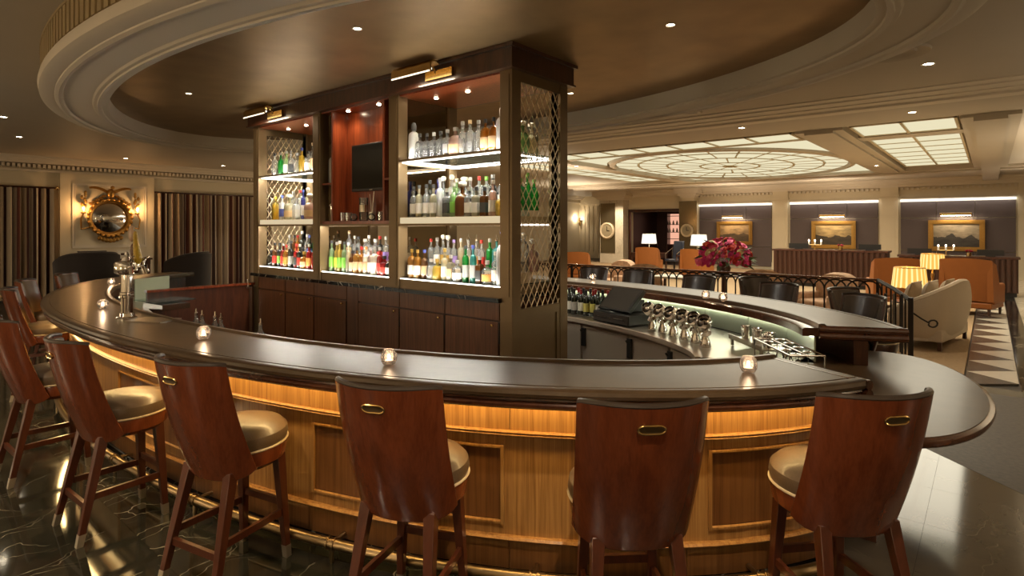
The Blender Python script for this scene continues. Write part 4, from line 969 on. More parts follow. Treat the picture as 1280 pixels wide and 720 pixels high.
# ------------------------------------------------------------------ bar stools
def stool_shape(leather, wood_m, pad_m):
    root = thing('bar_stool', '-', 'bar stool')
    TH = radians(68)
    def back(u, v, o=0.):
        th = (2*u-1)*TH; W = .254+.004*v-.006*(1-v)**2; z0 = .535+.05*abs(2*u-1)**5; z1 = 1.15-.012*abs(2*u-1)**6
        z = z0+(z1-z0)*v; y0 = -.185-.18*v-.02*sin(pi*v)
        return ((W-o)*sin(th)/sin(TH), y0+.215*(1-cos(th))/(1-cos(TH))*.60+o*cos(th)*1.0, z)
    MB().slab(lambda u, v: back(u, v), lambda u, v: back(u, v, .022), 18, 10).build('backrest_shell', wood_m, root, .004)
    MB().slab(lambda u, v: back(.03+.94*u, .30+.67*v, .0225), lambda u, v: back(.03+.94*u, .30+.67*v, .045+.012*sin(pi*v)), 16, 8).build('backrest_pad', pad_m, root)
    f = MB(); f.tube([back(i/18, 1.0, .013) for i in range(19)], .014, 8); f.build('top_roll', M['roll'], root)
    # brass ringed grip slot
    N = 20; hp = []
    for i in range(N):
        a = 2*pi*i/N; dx = .030*cos(a)+(.022 if cos(a) > 0 else -.022); dz = .0145*sin(a)
        u = .5+dx/(2*.25*1.35); p = back(u, .865+dz/.53, -.003); hp.append(p)
    MB().tube(hp, .0042, 6, True).build('grip_ring', M['brass'], root)
    c = [sum(p[k] for p in hp)/N for k in range(3)]
    MB().add([tuple(c)]+hp, [(0, 1+i, 1+(i+1) % N) for i in range(N)]).build('grip_recess', M['grip'], root)
    # seat
    pr = [(0, .65), (.215, .65), (.238, .662), (.246, .692), (.240, .725), (.215, .750), (.15, .765), (.07, .77), (0, .77)]
    MB().lathe(pr, 36, (0, .03, 0)).build('seat_cushion', pad_m, root)
    MB().tube([(.243*cos(2*pi*i/36), .03+.243*sin(2*pi*i/36), .662) for i in range(36)], .006, 6, True).build('seat_piping', M['piping'], root)
    MB().lathe([(0, .555), (.205, .555), (.232, .58), (.240, .635), (.236, .655), (0, .655)], 36, (0, .03, 0)).build('seat_frame', wood_m, root)
    feet = [(-.20, -.265), (.20, -.265), (.175, .195), (-.175, .195)]; tops = [(-.155, -.135), (.155, -.135), (.14, .165), (-.14, .165)]
    def leg_pt(k, z): f_ = z/.58; return (feet[k][0]+(tops[k][0]-feet[k][0])*f_, feet[k][1]+(tops[k][1]-feet[k][1])*f_)
    for k in range(4):
        def ring(z, w): x, y = leg_pt(k, z); return [(x-w, y-w, z), (x+w, y-w, z), (x+w, y+w, z), (x-w, y+w, z)]
        q = [(0, 1, 5, 4), (1, 2, 6, 5), (2, 3, 7, 6), (3, 0, 4, 7), (3, 2, 1, 0), (4, 5, 6, 7)]
        l = MB().add(ring(.06, .017)+ring(.58, .026), q).build('leg', M['leg_wood'], root, .003)
        MB().add(ring(.0, .0165)+ring(.065, .018), q).build('ferrule', M['ferrule'], l)
    for a, b, z in ((0, 1, .20), (2, 3, .30), (1, 2, .25), (3, 0, .25)):
        p, q = leg_pt(a, z), leg_pt(b, z); d = hypot(q[0]-p[0], q[1]-p[1])
        MB().box(((p[0]+q[0])/2, (p[1]+q[1])/2, z), (d, .02, .036), atan2(q[1]-p[1], q[0]-p[0])).build('stretcher', M['leg_wood'], root)
    return root
M['roll'] = mat('roll_leather', (.030, .020, .014), .32)
M['leg_wood'] = wood('stool_leg_wood', (.05, .013, .006), (.095, .025, .010), .28, .3, (6, 6, .6))
M['ferrule'] = mat('brushed_ferrule', (.55, .48, .38), .35, metal=.9)
M['grip'] = mat('grip_recess', (.10, .065, .03), .4, metal=.5)
M['stool_wood'] = wood('stool_mahogany', (.11, .024, .008), (.19, .047, .015), .24, .4, (6, 6, .6))
M['stool_leather'] = mat('brown_leather', (.115, .078, .048), .36, bump=.1, nscale=120, noise=.18, coat=.12)
near_stool = stool_shape('brown', M['stool_wood'], M['stool_leather'])
st_tree = tree(near_stool)
def put_stool(x, y, back_dir, label, first=None, tr=None, k=.365, root=None):
    """x, y: top of the back; back_dir: facing (towards the bar)"""
    L = hypot(*back_dir); fx, fy = back_dir[0]/L, back_dir[1]/L
    loc = (x+fx*k, y+fy*k, 0); rz = atan2(fy, fx)-pi/2
    if first: root.location = loc; root.rotation_euler[2] = rz; root['label'] = label
    else: dup(root, loc, rz, label, tr)
NS = [(-.26, 2.60, (-.74, .67), 'red mahogany bar stool farthest right, beside the low rounded table'),
      (-.93, 1.91, (-.68, .73), 'red mahogany bar stool second from the right, nearest the camera'),
      (-1.91, 1.41, (-.37, .93), 'red mahogany bar stool third from the right, before the framed front panel'),
      (-3.01, 1.05, (-.22, .97), 'red mahogany bar stool fourth from the right, brass grip seen at an angle'),
      (-4.14, .82, (-.05, 1.), 'red mahogany bar stool second from the left of the near row'),
      (-5.40, .73, (-.03, 1.), 'red mahogany bar stool leftmost of the near row, cut by the picture edge')]
for i, (x, y, d, lb) in enumerate(NS): put_stool(x, y, d, lb, i == 0, st_tree, .365, near_stool)
for x, y, d, lb in ((-7.98, 1.20, (.20, .98), 'bar stool with pale lit back at the far left, cut by the picture edge'),
                 (-9.15, 1.52, (.45, .89), 'bar stool with leather seat showing at the left curve of the bar'),
                 (-10.05, 2.12, (.64, .77), 'farthest bar stool at the left curve, before the striped curtain')):
    put_stool(x, y, d, lb, False, st_tree, .365, near_stool)
far_stool = stool_shape('black', M['mahogany_dark'], M['leather_black'])
ft = tree(far_stool)
FS = [(-4.85, 8.0, (0, -1), 'dark leather stool behind the far bar, nearest the cabinet'),
      (-4.02, 7.9, (-.1, -1), 'dark leather stool behind the far bar, second from the cabinet'),
      (-2.93, 7.55, (-.25, -1), 'dark leather stool behind the far bar, third from the cabinet'),
      (-2.45, 7.75, (.9, -.5), 'dark leather stool turned aside behind the third far stool'),
      (-1.82, 7.15, (-.4, -1), 'dark leather stool behind the far bar, fourth from the cabinet'),
      (-1.30, 6.95, (.95, -.4), 'dark leather stool turned aside beside the fourth far stool'),
      (-.85, 6.42, (-.6, -.8), 'dark leather stool behind the far bar, nearest its cut end')]
for i, (x, y, d, lb) in enumerate(FS): put_stool(x, y, d, lb, i == 0, ft, .365, far_stool)
# ------------------------------------------------------------------ railing between bar and lobby
t = thing('iron_railing', 'black iron railing of interlaced arches between bar and lobby', 'railing', (0, 10.45, 0))
MB().sweep([(-.03, .97), (-.035, .985), (-.03, 1.0), (.03, 1.0), (.035, .985), (.03, .97)], [(-8.6, 0, 0, -1), (-1.34, 0, 0, -1)]).build('handrail', M['rail_cap'] if 'rail_cap' in M else M['lacquer_edge'], t)
MB().bx(-8.6, -1.34, -.015, .015, .10, .13).build('bottom_rail', M['iron'], t)
pts = [(-.158, 0, .13), (-.158, 0, .76)]+[(.158*cos(pi-pi*i/10), 0, .80+.16*sin(pi*i/10)) for i in range(11)]+[(.158, 0, .76), (.158, 0, .13)]
am = MB().tube(pts, .013, 4).mesh('arch', M['iron'])
for k in range(45): link('arch', am, t, (-8.4+.158*k, 0, 0))
for x in (-7.0, -5.1, -3.2, -1.34): MB().bx(x-.02, x+.02, -.02, .02, 0, .98).build('post', M['iron'], t)
# sloped return with newel and scroll
f = MB(); f.tube([(-1.34, 0, .98), (-1.1, -.36, .90), (-.86, -.72, .78)], .03, 8); f.build('sloped_handrail', M['iron'], t)
for k in range(7):
    a = k/7; x, y = -1.34+.48*a, -.72*a; MB().bx(x-.011, x+.011, y-.011, y+.011, 0, .97-.19*a).build('baluster', M['iron'], t)
MB().bx(-.885, -.825, -.76, -.70, 0, .82).build('newel_post', M['iron'], t)
sc_ = [(-.85, -.73, .62), (-.74, -.62, .52), (-.66, -.54, .46)]+[(-.62+.05*cos(a), -.50+.05*cos(a), .45+.05*sin(a)) for a in [pi+.3+k*.6 for k in range(10)]]
MB().tube(sc_, .012, 6).build('scroll', M['iron'], t)
for k in range(4):
    x, y = -.92-.09*k, -1.1-.05*k
    MB().tube([(x, y, 0), (x, y, .9)], .014, 8).build('baluster', M['chrome'] if k % 2 else M['iron'], t)

# ------------------------------------------------------------------ lobby furniture
def lamp(x, y, zc, w, h, label, shade_m, power, zt=.5, base='brass', pleat=True):
    t = thing('table_lamp', label, 'lamp', (x, y, zt))
    n = 40; pr = []
    f = MB(); vs = []; fs = []
    z0, z1 = zc-h/2-zt, zc+h/2-zt
    for j, (z, r) in enumerate(((z0, w/2), (z1, w/2*.86))):
        for i in range(n): q = r*(1+(.02 if pleat and i % 2 else 0)); vs.append((q*cos(2*pi*i/n), q*sin(2*pi*i/n), z))
    for i in range(n): fs.append((i, (i+1) % n, n+(i+1) % n, n+i))
    f.add(vs, fs); f.build('lamp_shade', shade_m, t)
    for z, r in ((z0, w/2), (z1, w/2*.86)): MB().tube([(r*cos(2*pi*i/24), r*sin(2*pi*i/24), z) for i in range(24)], .008, 5, True).build('shade_trim', M['gilt'] if pleat else M['white_label'], t)
    MB().lathe([(.09, 0), (.09, .02), (.03, .03), (.02, .06), (.035, .12), (.04, .18), (.015, .24), (.012, z0+.05), (.0, z0+.05)], 16).build('lamp_base', M[base], t)
    point('lamp_bulb', (x, y, zc), power, (1, .75, .42), .08)
def side_table(x, y, h, r, label, m='mahogany_dark'):
    t = thing('side_table', label, 'table', (x, y, 0))
    MB().lathe([(0, h-.03), (r, h-.03), (r+.01, h-.015), (r, h), (0, h)], 24).build('table_top', M[m], t)
    MB().lathe([(.2, 0), (.2, .02), (.05, .05), (.03, .1), (.03, h-.06), (.08, h-.03)], 16).build('pedestal', M[m], t)
# pleated shade: warm cloth, lit from within
def lit_cloth(name, c1, c2, s):
    m = bpy.data.materials.new(name); m.use_nodes = True; tt = m.node_tree; tt.nodes.clear()
    tc = tt.nodes.new('ShaderNodeTexCoord'); sx = tt.nodes.new('ShaderNodeSeparateXYZ'); at_ = tt.nodes.new('ShaderNodeMath'); at_.operation = 'ARCTAN2'
    tt.links.new(tc.outputs['Object'], sx.inputs[0]); tt.links.new(sx.outputs[0], at_.inputs[0]); tt.links.new(sx.outputs[1], at_.inputs[1])
    mu = tt.nodes.new('ShaderNodeMath'); mu.operation = 'MULTIPLY'; mu.inputs[1].default_value = 20
    sn = tt.nodes.new('ShaderNodeMath'); sn.operation = 'SINE'; tt.links.new(at_.outputs[0], mu.inputs[0]); tt.links.new(mu.outputs[0], sn.inputs[0])
    r = ramp(tt, [(0, c1), (1, c2)]); tt.links.new(sn.outputs[0], r.inputs[0])
    e = tt.nodes.new('ShaderNodeEmission'); e.inputs[1].default_value = s; tt.links.new(r.outputs[0], e.inputs[0])
    o = tt.nodes.new('ShaderNodeOutputMaterial'); tt.links.new(e.outputs[0], o.inputs[0]); return m
M['pleat'] = lit_cloth('pleated_shade', (.80, .42, .08), (1, .80, .34), .8)
lamp(-1.14, 12.75, .88, .56, .36, 'lit table lamp with yellow pleated shade, nearest behind the iron railing', M['pleat'], 35, .45)
side_table(-1.14, 12.75, .45, .30, 'dark round side table under the nearest pleated lamp')
lamp(-1.02, 16.25, 1.02, .50, .34, 'lit table lamp with yellow pleated shade, farther back between orange chairs', M['pleat'], 35, .55)
side_table(-1.02, 16.25, .55, .24, 'dark round side table between the two orange wing chairs')
def wing_chair(x, y, rz, label, m='orange_leather', s=1.):
    t = thing('wing_chair', label, 'armchair', (x, y, 0), rz); t.scale = (s,)*3
    MB().slab(lambda u, v: (-.40+.80*u, -.36-.08*v+.05*(2*u-1)**2, .28+.80*v-.03*(2*u-1)**2), lambda u, v: (-.38+.76*u, -.24-.06*v+.05*(2*u-1)**2, .28+.78*v-.03*(2*u-1)**2), 8, 6).build('backrest', M[m], t)
    for sg in (-1, 1):
        MB().slab(lambda u, v: (sg*(.43-.02*v), -.38+(.50-.26*v)*u, .28+.76*v-.08*u*v), lambda u, v: (sg*(.33-.0*v), -.38+(.50-.26*v)*u, .28+.74*v-.08*u*v), 5, 6).build('wing', M[m], t)
        MB().bx(min(sg*.42, sg*.31), max(sg*.42, sg*.31), -.3, .36, .22, .60).build('armrest', M[m], t, .03)
    MB().bx(-.32, .32, -.28, .38, .24, .46).build('seat', M[m], t, .04)
    MB().bx(-.40, .40, -.38, .36, .14, .25).build('seat_frame', M[m], t, .02)
    for a in (-.35, .35):
        for b in (-.33, .31): MB().lathe([(.018, 0), (.03, .15)], 8, (a, b, 0)).build('leg', M['mahogany_dark'], t)
    return t
wing_chair(-.30, 15.4, -.25, 'orange leather wing chair beside the checkered floor lane', s=1.08)
wing_chair(-1.72, 15.5, .35, 'orange leather wing chair left of the farther pleated lamp, before the desk', s=1.05)
wing_chair(-9.7, 19.6, .2, 'orange leather chair left of the blue desk chair, under a white lamp', s=1.0)
wing_chair(-7.6, 18.9, -.2, 'orange leather chair under the second white lamp beside the flowers', s=1.0)
wing_chair(-10.6, 16.3, .3, 'low orange leather chair beyond the railing beside the cabinet post', s=.92)
# cream tub sofa
t = thing('tub_sofa', 'cream upholstered tub sofa with curved back beside the checkered lane', 'sofa', (-.72, 11.15, 0), radians(80)); t.scale = (.95, .8, 1)
def arc_(u):
    # plan of the back: from front of one arm round the back to the front of the other (facing +y)
    a = pi*(1.08-1.16*u)+0*u; x, y = .86*cos(a), -.02-.52*sin(a)
    return x, y, a
def topz(u):
    q = abs(2*u-1); return .62+.33*(.5+.5*cos(pi*min(1, q*1.02)))**1.0
pts = [(.88, .42), (.93, .1), (.88, -.25), (.62, -.47), (0, -.52), (-.62, -.47), (-.88, -.25), (-.93, .1), (-.88, .42)]
def cr(u, o=0):
    f_ = u*(len(pts)-1); i = min(len(pts)-2, int(f_)); w = f_-i
    P0, P1, P2, P3 = pts[max(0, i-1)], pts[i], pts[i+1], pts[min(len(pts)-1, i+2)]
    q = [.5*(2*P1[k]+(-P0[k]+P2[k])*w+(2*P0[k]-5*P1[k]+4*P2[k]-P3[k])*w*w+(-P0[k]+3*P1[k]-3*P2[k]+P3[k])*w**3) for k in (0, 1)]
    L = hypot(q[0], q[1]+.0) or 1
    return q[0]*(1-o/.9), q[1]-o*q[1]/.52*.9 if q[1] < 0 else q[1]
def tz(u): q = abs(2*u-1); return .50+.46*(1-q**1.5)
MB().slab(lambda u, v: (*cr(u, .16*(1-v)**2-.05*sin(pi*v)), .12+(tz(u)-.12)*v), lambda u, v: (*cr(u, .13), .12+(tz(u)-.14)*v), 32, 8).build('back_and_arms', M['sofa'], t)
MB().tube([(*cr(i/32, .06), tz(i/32)) for i in range(33)], .055, 8).build('top_roll', M['sofa'], t)
MB().bx(-.76, .76, -.40, .46, .12, .30).build('seat_base', M['sofa'], t, .02)
for a in (-.38, .38): MB().bx(a-.37, a+.37, -.36, .48, .30, .46).build('seat_cushion', M['sofa'], t, .04)
for a in (-.75, .75):
    for b in (-.35, .36): MB().bx(a-.03, a+.03, b-.03, b+.03, 0, .12).build('leg', M['mahogany_dark'], t)
def cushion(x, y, z, rz, tilt, label, m):
    def fo(s): return lambda u, v: ((2*u-1)*.23, s*.075*(1-(2*u-1)**4)*(1-(2*v-1)**4)+s*.008, (2*v-1)*.22)
    o = MB().slab(fo(1), fo(-1), 8, 8).build('throw_cushion', M[m], None)
    o.location = (x, y, z); o.rotation_euler = (tilt, 0, rz); tag(o, label, 'cushion', 'cushions on the cream sofa')
ca, sa = cos(radians(80)), sin(radians(80))
for lx, ly, lb, m in ((-.50, .12, 'beige throw cushion leaning in the near corner of the cream sofa', 'cushion'), (-.12, .0, 'paler throw cushion behind the beige one on the cream sofa', 'sofa'), (.40, -.1, 'tan throw cushion at the far end of the cream sofa', 'cushion')):
    cushion(-.72+lx*ca-ly*sa, 11.15+lx*sa+ly*ca, .76, radians(80), .3, lb, m)
# floral seats behind the railing
def floral(x, y, rz, label):
    t = thing('floral_armchair', label, 'armchair', (x, y, 0), rz)
    MB().slab(lambda u, v: (-.40+.80*u, -.34-.06*v+.06*(2*u-1)**2, .2+.75*v-.12*abs(2*u-1)**3*v), lambda u, v: (-.38+.76*u, -.20-.05*v+.06*(2*u-1)**2, .2+.72*v-.12*abs(2*u-1)**3*v), 10, 6).build('backrest', M['floral'], t)
    for sg in (-1, 1): MB().bx(min(sg*.42, sg*.30), max(sg*.42, sg*.30), -.3, .34, .14, .58).build('armrest', M['floral'], t, .04)
    MB().bx(-.31, .31, -.25, .36, .16, .46).build('seat', M['floral'], t, .04)
    for a in (-.34, .34):
        for b in (-.28, .28): MB().bx(a-.02, a+.02, b-.02, b+.02, 0, .16).build('leg', M['mahogany_dark'], t)
floral(-2.35, 11.9, 2.6, 'floral armchair behind the railing, nearest its corner')
floral(-3.6, 12.4, .2, 'floral armchair behind the railing, right of the flowers')
floral(-6.3, 12.6, .3, 'floral armchair behind the railing, left of the flowers')
floral(-7.5, 13.2, 2.8, 'floral armchair behind the railing, close beside the cabinet post')
def low_table(x, y, label):
    t = thing('low_table', label, 'table', (x, y, 0))
    MB().bx(-.5, .5, -.35, .35, .70, .74).build('table_top', M['white_label'], t)
    for a in (-.45, .45):
        for b in (-.3, .3): MB().bx(a-.025, a+.025, b-.025, b+.025, 0, .70).build('leg', M['mahogany_dark'], t)
low_table(-5.2, 11.9, 'pale topped table behind the railing arches, left of the flowers')
# flowers
t = thing('flower_arrangement', 'large bouquet of magenta and red flowers in a vase beyond the railing', 'flowers', (-4.65, 13.1, .74))
MB().lathe([(.10, 0), (.13, .03), (.15, .14), (.11, .24), (.13, .28), (.12, .28), (.10, .24), (0, .22)], 20).build('vase', M['mahogany_dark'], t)
bl = [mat('bloom_magenta', (.50, .02, .14), .7), mat('bloom_red', (.55, .045, .03), .7), mat('bloom_pink', (.68, .10, .22), .7), mat('bloom_crimson', (.32, .01, .03), .7), mat('bloom_purple', (.20, .015, .16), .7), mat('bloom_cream', (.50, .42, .20), .7), mat('bloom_coral', (.62, .12, .05), .7)]
def rosette():
    f = MB(); f.sphere((0, 0, .0), .045, 8, 5)
    for ringn, rad, up in ((6, .055, .35), (8, .085, .1)):
        for i in range(ringn):
            a = 2*pi*i/ringn+ringn; c, s_ = cos(a), sin(a); w = rad*.55
            f.add([(c*.02-s_*w*.4, s_*.02+c*w*.4, 0), (c*.02+s_*w*.4, s_*.02-c*w*.4, 0), (c*rad+s_*w, s_*rad-c*w, up*rad), (c*rad*1.15, s_*rad*1.15, up*rad*.6), (c*rad-s_*w, s_*rad+c*w, up*rad)], [(0, 1, 2, 3, 4)])
    return f
rb = rosette(); bms = [rb.mesh('bloom', m) for m in bl]
leafm = MB().add([(0, 0, 0), (.035, .06, .01), (0, .17, -.01), (-.035, .06, .01)], [(0, 1, 2, 3)]).mesh('leaf', mat('leaf_green', (.05, .09, .025), .6))
R_ = random.Random(5)
for k in range(170):
    a = R_.uniform(0, 2*pi); p = math.acos(R_.uniform(-.15, 1)); r = R_.uniform(.85, 1.05)
    x, y, z = .60*sin(p)*cos(a)*r, .42*sin(p)*sin(a)*r, .30+.50*cos(p)*r
    o = link('bloom', bms[R_.choice([0, 0, 0, 1, 1, 2, 2, 3, 4, 5, 6])], t, (x, y, z)); o.rotation_euler = (p*.9*-sin(a)*1, p*.9*cos(a), a); s_ = R_.uniform(.55, 1.05); o.scale = (s_,)*3
for k in range(50):
    a = R_.uniform(0, 2*pi); p = math.acos(R_.uniform(-.2, 1))
    o = link('leaf', leafm, t, (.5*sin(p)*cos(a), .36*sin(p)*sin(a), .28+.42*cos(p))); o.rotation_euler = (R_.uniform(-1, 1), R_.uniform(-1, 1), a-pi/2); o.scale = (1.5,)*3
t2 = thing('round_table', 'dark round table carrying the large bouquet beyond the railing', 'table', (-4.65, 13.1, 0))
MB().lathe([(0, .70), (.5, .70), (.51, .72), (.5, .74), (0, .74)], 28).build('table_top', M['mahogany_dark'], t2)
MB().lathe([(.28, 0), (.28, .03), (.06, .08), (.05, .66), (.12, .70)], 18).build('pedestal', M['mahogany_dark'], t2)
# reception desks
desk_w = wood('desk_front', (.035, .012, .007), (.075, .028, .014), .35, .3, (5, 5, .6))
def desk(x0, x1, y, h, label):
    t = thing('reception_desk', label, 'desk', ((x0+x1)/2, y, 0)); w = (x1-x0)/2
    MB().bx(-w, w, 0, .7, .1, h-.05).build('desk_body', M['mahogany_dark'], t)
    MB().bx(-w-.04, w+.04, -.05, .75, h-.05, h).build('desk_top', M['mahogany_dark'], t)
    MB().bx(-w+.03, w-.03, .03, .67, 0, .1).build('plinth', M['black'], t)
    n = 22
    me = MB().lathe([(.5*2*w/n*.9, .12), (.5*2*w/n*.9, h-.06)], 10).mesh('reed', desk_w)
    for k in range(n): link('reed', me, t, (-w+2*w*(k+.5)/n, .01, 0))
desk(-5.25, -2.25, 19.2, 1.12, 'reeded dark wood reception desk before the middle painting')
desk(-2.0, .55, 19.6, 1.02, 'dark wood reception desk before the right painting')
for x, y, z, lb in ((-4.6, 19.5, 1.12, 'dark low monitor on the middle desk, left end'), (-2.7, 19.5, 1.12, 'dark low monitor on the middle desk, right end'), (-1.55, 19.9, 1.02, 'dark low monitor on the right desk, left end'), (-.0, 19.9, 1.02, 'dark low monitor on the right desk, right end')):
    t = thing('desk_monitor', lb, 'monitor', (x, y, z)); MB().bx(-.28, .28, 0, .03, .03, .18).build('casing', M['black'], t); MB().bx(-.1, .1, -.05, .08, 0, .03).build('foot', M['black'], t)
def candelabra(x, y, z, label):
    t = thing('desk_candles', label, 'candle stand', (x, y, z))
    MB().lathe([(.07, 0), (.07, .01), (.015, .02), (.015, .14)], 12).build('stem', M['brass'], t)
    f = MB(); f.tube([(-.17, 0, .14), (.17, 0, .14)], .01, 6); f.build('arm', M['brass'], t)
    for a in (-.17, 0, .17):
        c = MB().lathe([(.022, .14), (.022, .24), (0, .24)], 10, (a, 0, 0)).build('candle', M['white_label'], t)
        MB().sphere((a, 0, .27), .022, 8, 6, (.8, .8, 1.5)).build('flame', M['flame'], c)
candelabra(-4.15, 19.55, 1.12, 'small brass candle stand with lit candles on the middle desk')
candelabra(-.95, 19.95, 1.02, 'small brass candle stand with lit candles on the right desk')
for x, y, z, lb in ((-3.45, 19.5, 1.12, 'tiny pot of red flowers on the middle desk'), (-.45, 19.9, 1.02, 'tiny pot of red flowers on the right desk')):
    t = thing('flower_pot', lb, 'flowers', (x, y, z)); MB().lathe([(.05, 0), (.06, .09), (0, .09)], 12).build('pot', M['brass'], t)
    for k in range(5):
        o = link('bloom', bms[3], t, (.06*cos(k*1.3), .06*sin(k*1.3), .13+.02*(k % 2))); o.scale = (.6,)*3
# paintings: generic brown landscapes
def painting_mat(name, seed, sky, land, hill):
    m, tt, b = nt(name); L = tt.links.new
    tc = tt.nodes.new('ShaderNodeTexCoord'); sp = tt.nodes.new('ShaderNodeSeparateXYZ'); L(tc.outputs['Object'], sp.inputs[0])
    n = tt.nodes.new('ShaderNodeTexNoise'); n.noise_dimensions = '1D'; n.inputs['Scale'].default_value = 2.2; n.inputs['Detail'].default_value = 4
    ad = tt.nodes.new('ShaderNodeMath'); ad.inputs[1].default_value = seed; L(sp.outputs[0], ad.inputs[0]); L(ad.outputs[0], n.inputs['W'])
    ml = tt.nodes.new('ShaderNodeMath'); ml.operation = 'MULTIPLY_ADD'; ml.inputs[1].default_value = hill; ml.inputs[2].default_value = -.05-hill*.5; L(n.outputs['Fac'], ml.inputs[0])
    gt = tt.nodes.new('ShaderNodeMath'); gt.operation = 'GREATER_THAN'; L(sp.outputs[2], gt.inputs[0]); L(ml.outputs[0], gt.inputs[1])
    n2 = tt.nodes.new('ShaderNodeTexNoise'); n2.inputs['Scale'].default_value = 3; n2.inputs['Detail'].default_value = 5; mp = tt.nodes.new('ShaderNodeMapping'); mp.inputs['Scale'].default_value = (1, 1, 2.5); mp.inputs['Location'].default_value = (seed, 0, 0)
    L(tc.outputs['Object'], mp.inputs[0]); L(mp.outputs[0], n2.inputs['Vector'])
    r1 = ramp(tt, [(.3, tuple(c*.35 for c in sky)), (.7, sky)]); r2 = ramp(tt, [(.3, tuple(c*.3 for c in land)), (.7, land)]); L(n2.outputs['Fac'], r1.inputs[0]); L(n2.outputs['Fac'], r2.inputs[0])
    mx = tt.nodes.new('ShaderNodeMix'); mx.data_type = 'RGBA'; L(gt.outputs[0], mx.inputs[0]); L(r2.outputs[0], mx.inputs[6]); L(r1.outputs[0], mx.inputs[7]); L(mx.outputs[2], b.inputs['Base Color'])
    b.inputs['Roughness'].default_value = .5; return m
def painting(x0, x1, z0, z1, label, m):
    t = thing('framed_painting', label, 'painting', ((x0+x1)/2, 25.9, (z0+z1)/2)); w, h = (x1-x0)/2, (z1-z0)/2; q = .15
    MB().bx(-w+q, w-q, -.02, 0, -h+q, h-q).build('canvas', m, t)
    f = MB()
    for d, y in ((0, -.06), (.05, -.09), (.11, -.05)):
        e = min(q, d+.06)
        f.bx(-w+d, w-d, y, 0, h-e, h-d); f.bx(-w+d, w-d, y, 0, -h+d, -h+e); f.bx(-w+d, -w+e, y, 0, -h+e, h-e); f.bx(w-e, w-d, y, 0, -h+e, h-e)
    f.build('gilt_frame', M['gilt'], t)
    l = thing('picture_light', label.replace('framed', 'light above framed').replace('gilt ', 'brass '), 'lamp', ((x0+x1)/2, 25.9, z1+.2))
    MB().tube([(-.45, -.28, 0), (.45, -.28, 0)], .05, 10).build('hood', M['brass'], l)
    MB().tube([(0, 0, -.05), (0, -.14, .08), (0, -.28, .02)], .015, 6).build('arm', M['brass'], l)
    MB().bx(-.42, .42, -.30, -.26, -.055, -.045).build('lamp_strip', M['lamp_disc'], l)
    area('painting_lamp', ((x0+x1)/2, 25.6, z1+.12), .9, 8, WARM, (radians(20), 0, 0), .06)
painting(-9.5, -7.95, 1.03, 2.06, 'gilt framed brown landscape on the left plum niche, behind the bouquet', painting_mat('landscape_a', 3.1, (.34, .21, .09), (.10, .06, .025), .25))
painting(-5.62, -4.05, .95, 2.05, 'gilt framed golden landscape on the middle plum niche', painting_mat('landscape_b', 7.7, (.42, .29, .12), (.06, .04, .018), .3))
painting(-1.75, -.15, .95, 2.06, 'gilt framed grey mountain landscape on the right plum niche', painting_mat('landscape_c', 11.3, (.30, .24, .16), (.055, .045, .035), .5))
# column with mirror and clock, and a second mirrored pilaster
def mirror_pilaster(x0, x1, xm, y, label, marble_m):
    t = thing('mirrored_pillar', label, 'pillar', ((x0+x1)/2, y, 0)); w = (x1-x0)/2
    MB().bx(-w, w, 0, .8, 0, 3.15).build('shaft', M[marble_m], t)
    MB().bx(xm-.42, xm+.42, -.02, 0, .5, 3.0).build('mirror_panel', mat('antique_mirror', (.33, .28, .18), .12, metal=.9), t)
    f = MB(); f.bx(-w-.08, w+.08, -.08, .9, 3.15, 3.25); f.bx(-w-.16, w+.16, -.16, .95, 3.25, 3.35); f.bx(-w-.30, w+.30, -.30, 1.05, 3.35, 3.58); f.build('capital', M['plaster_trim'], t)
    return t
mirror_pilaster(-15.3, -13.98, -.2, 25.4, 'white marble pillar with tall mirror and round clock, left of the doorway', 'marble_white')
mirror_pilaster(-10.97, -10.42, 0.0, 25.5, 'narrow mirrored pillar between doorway and left plum niche', 'cream_wall')
def clock(x, y, z, r, label):
    t = thing('wall_clock', label, 'clock', (x, y, z))
    f = MB(); f.tube([(r*cos(2*pi*i/28), 0, r*sin(2*pi*i/28)) for i in range(28)], r*.18, 6, True); f.build('rim', M['piping'], t)
    d = MB().lathe([(0, 0), (r*.95, 0), (r*.95, .02), (0, .02)], 28).build('dial', mat('clock_dial', (.30, .25, .16), .3), t); d.rotation_euler = (pi/2, 0, 0)
    f = MB(); f.box((0, -.03, r*.3), (.03, .01, r*.6)); f.box((r*.2, -.03, 0), (r*.45, .01, .03)); f.build('hands', M['black'], t)
clock(-14.85, 25.33, 1.62, .36, 'round pale clock on the marble pillar mirror')
clock(-10.72, 25.42, 1.65, .26, 'round dark clock on the narrow mirrored pillar')
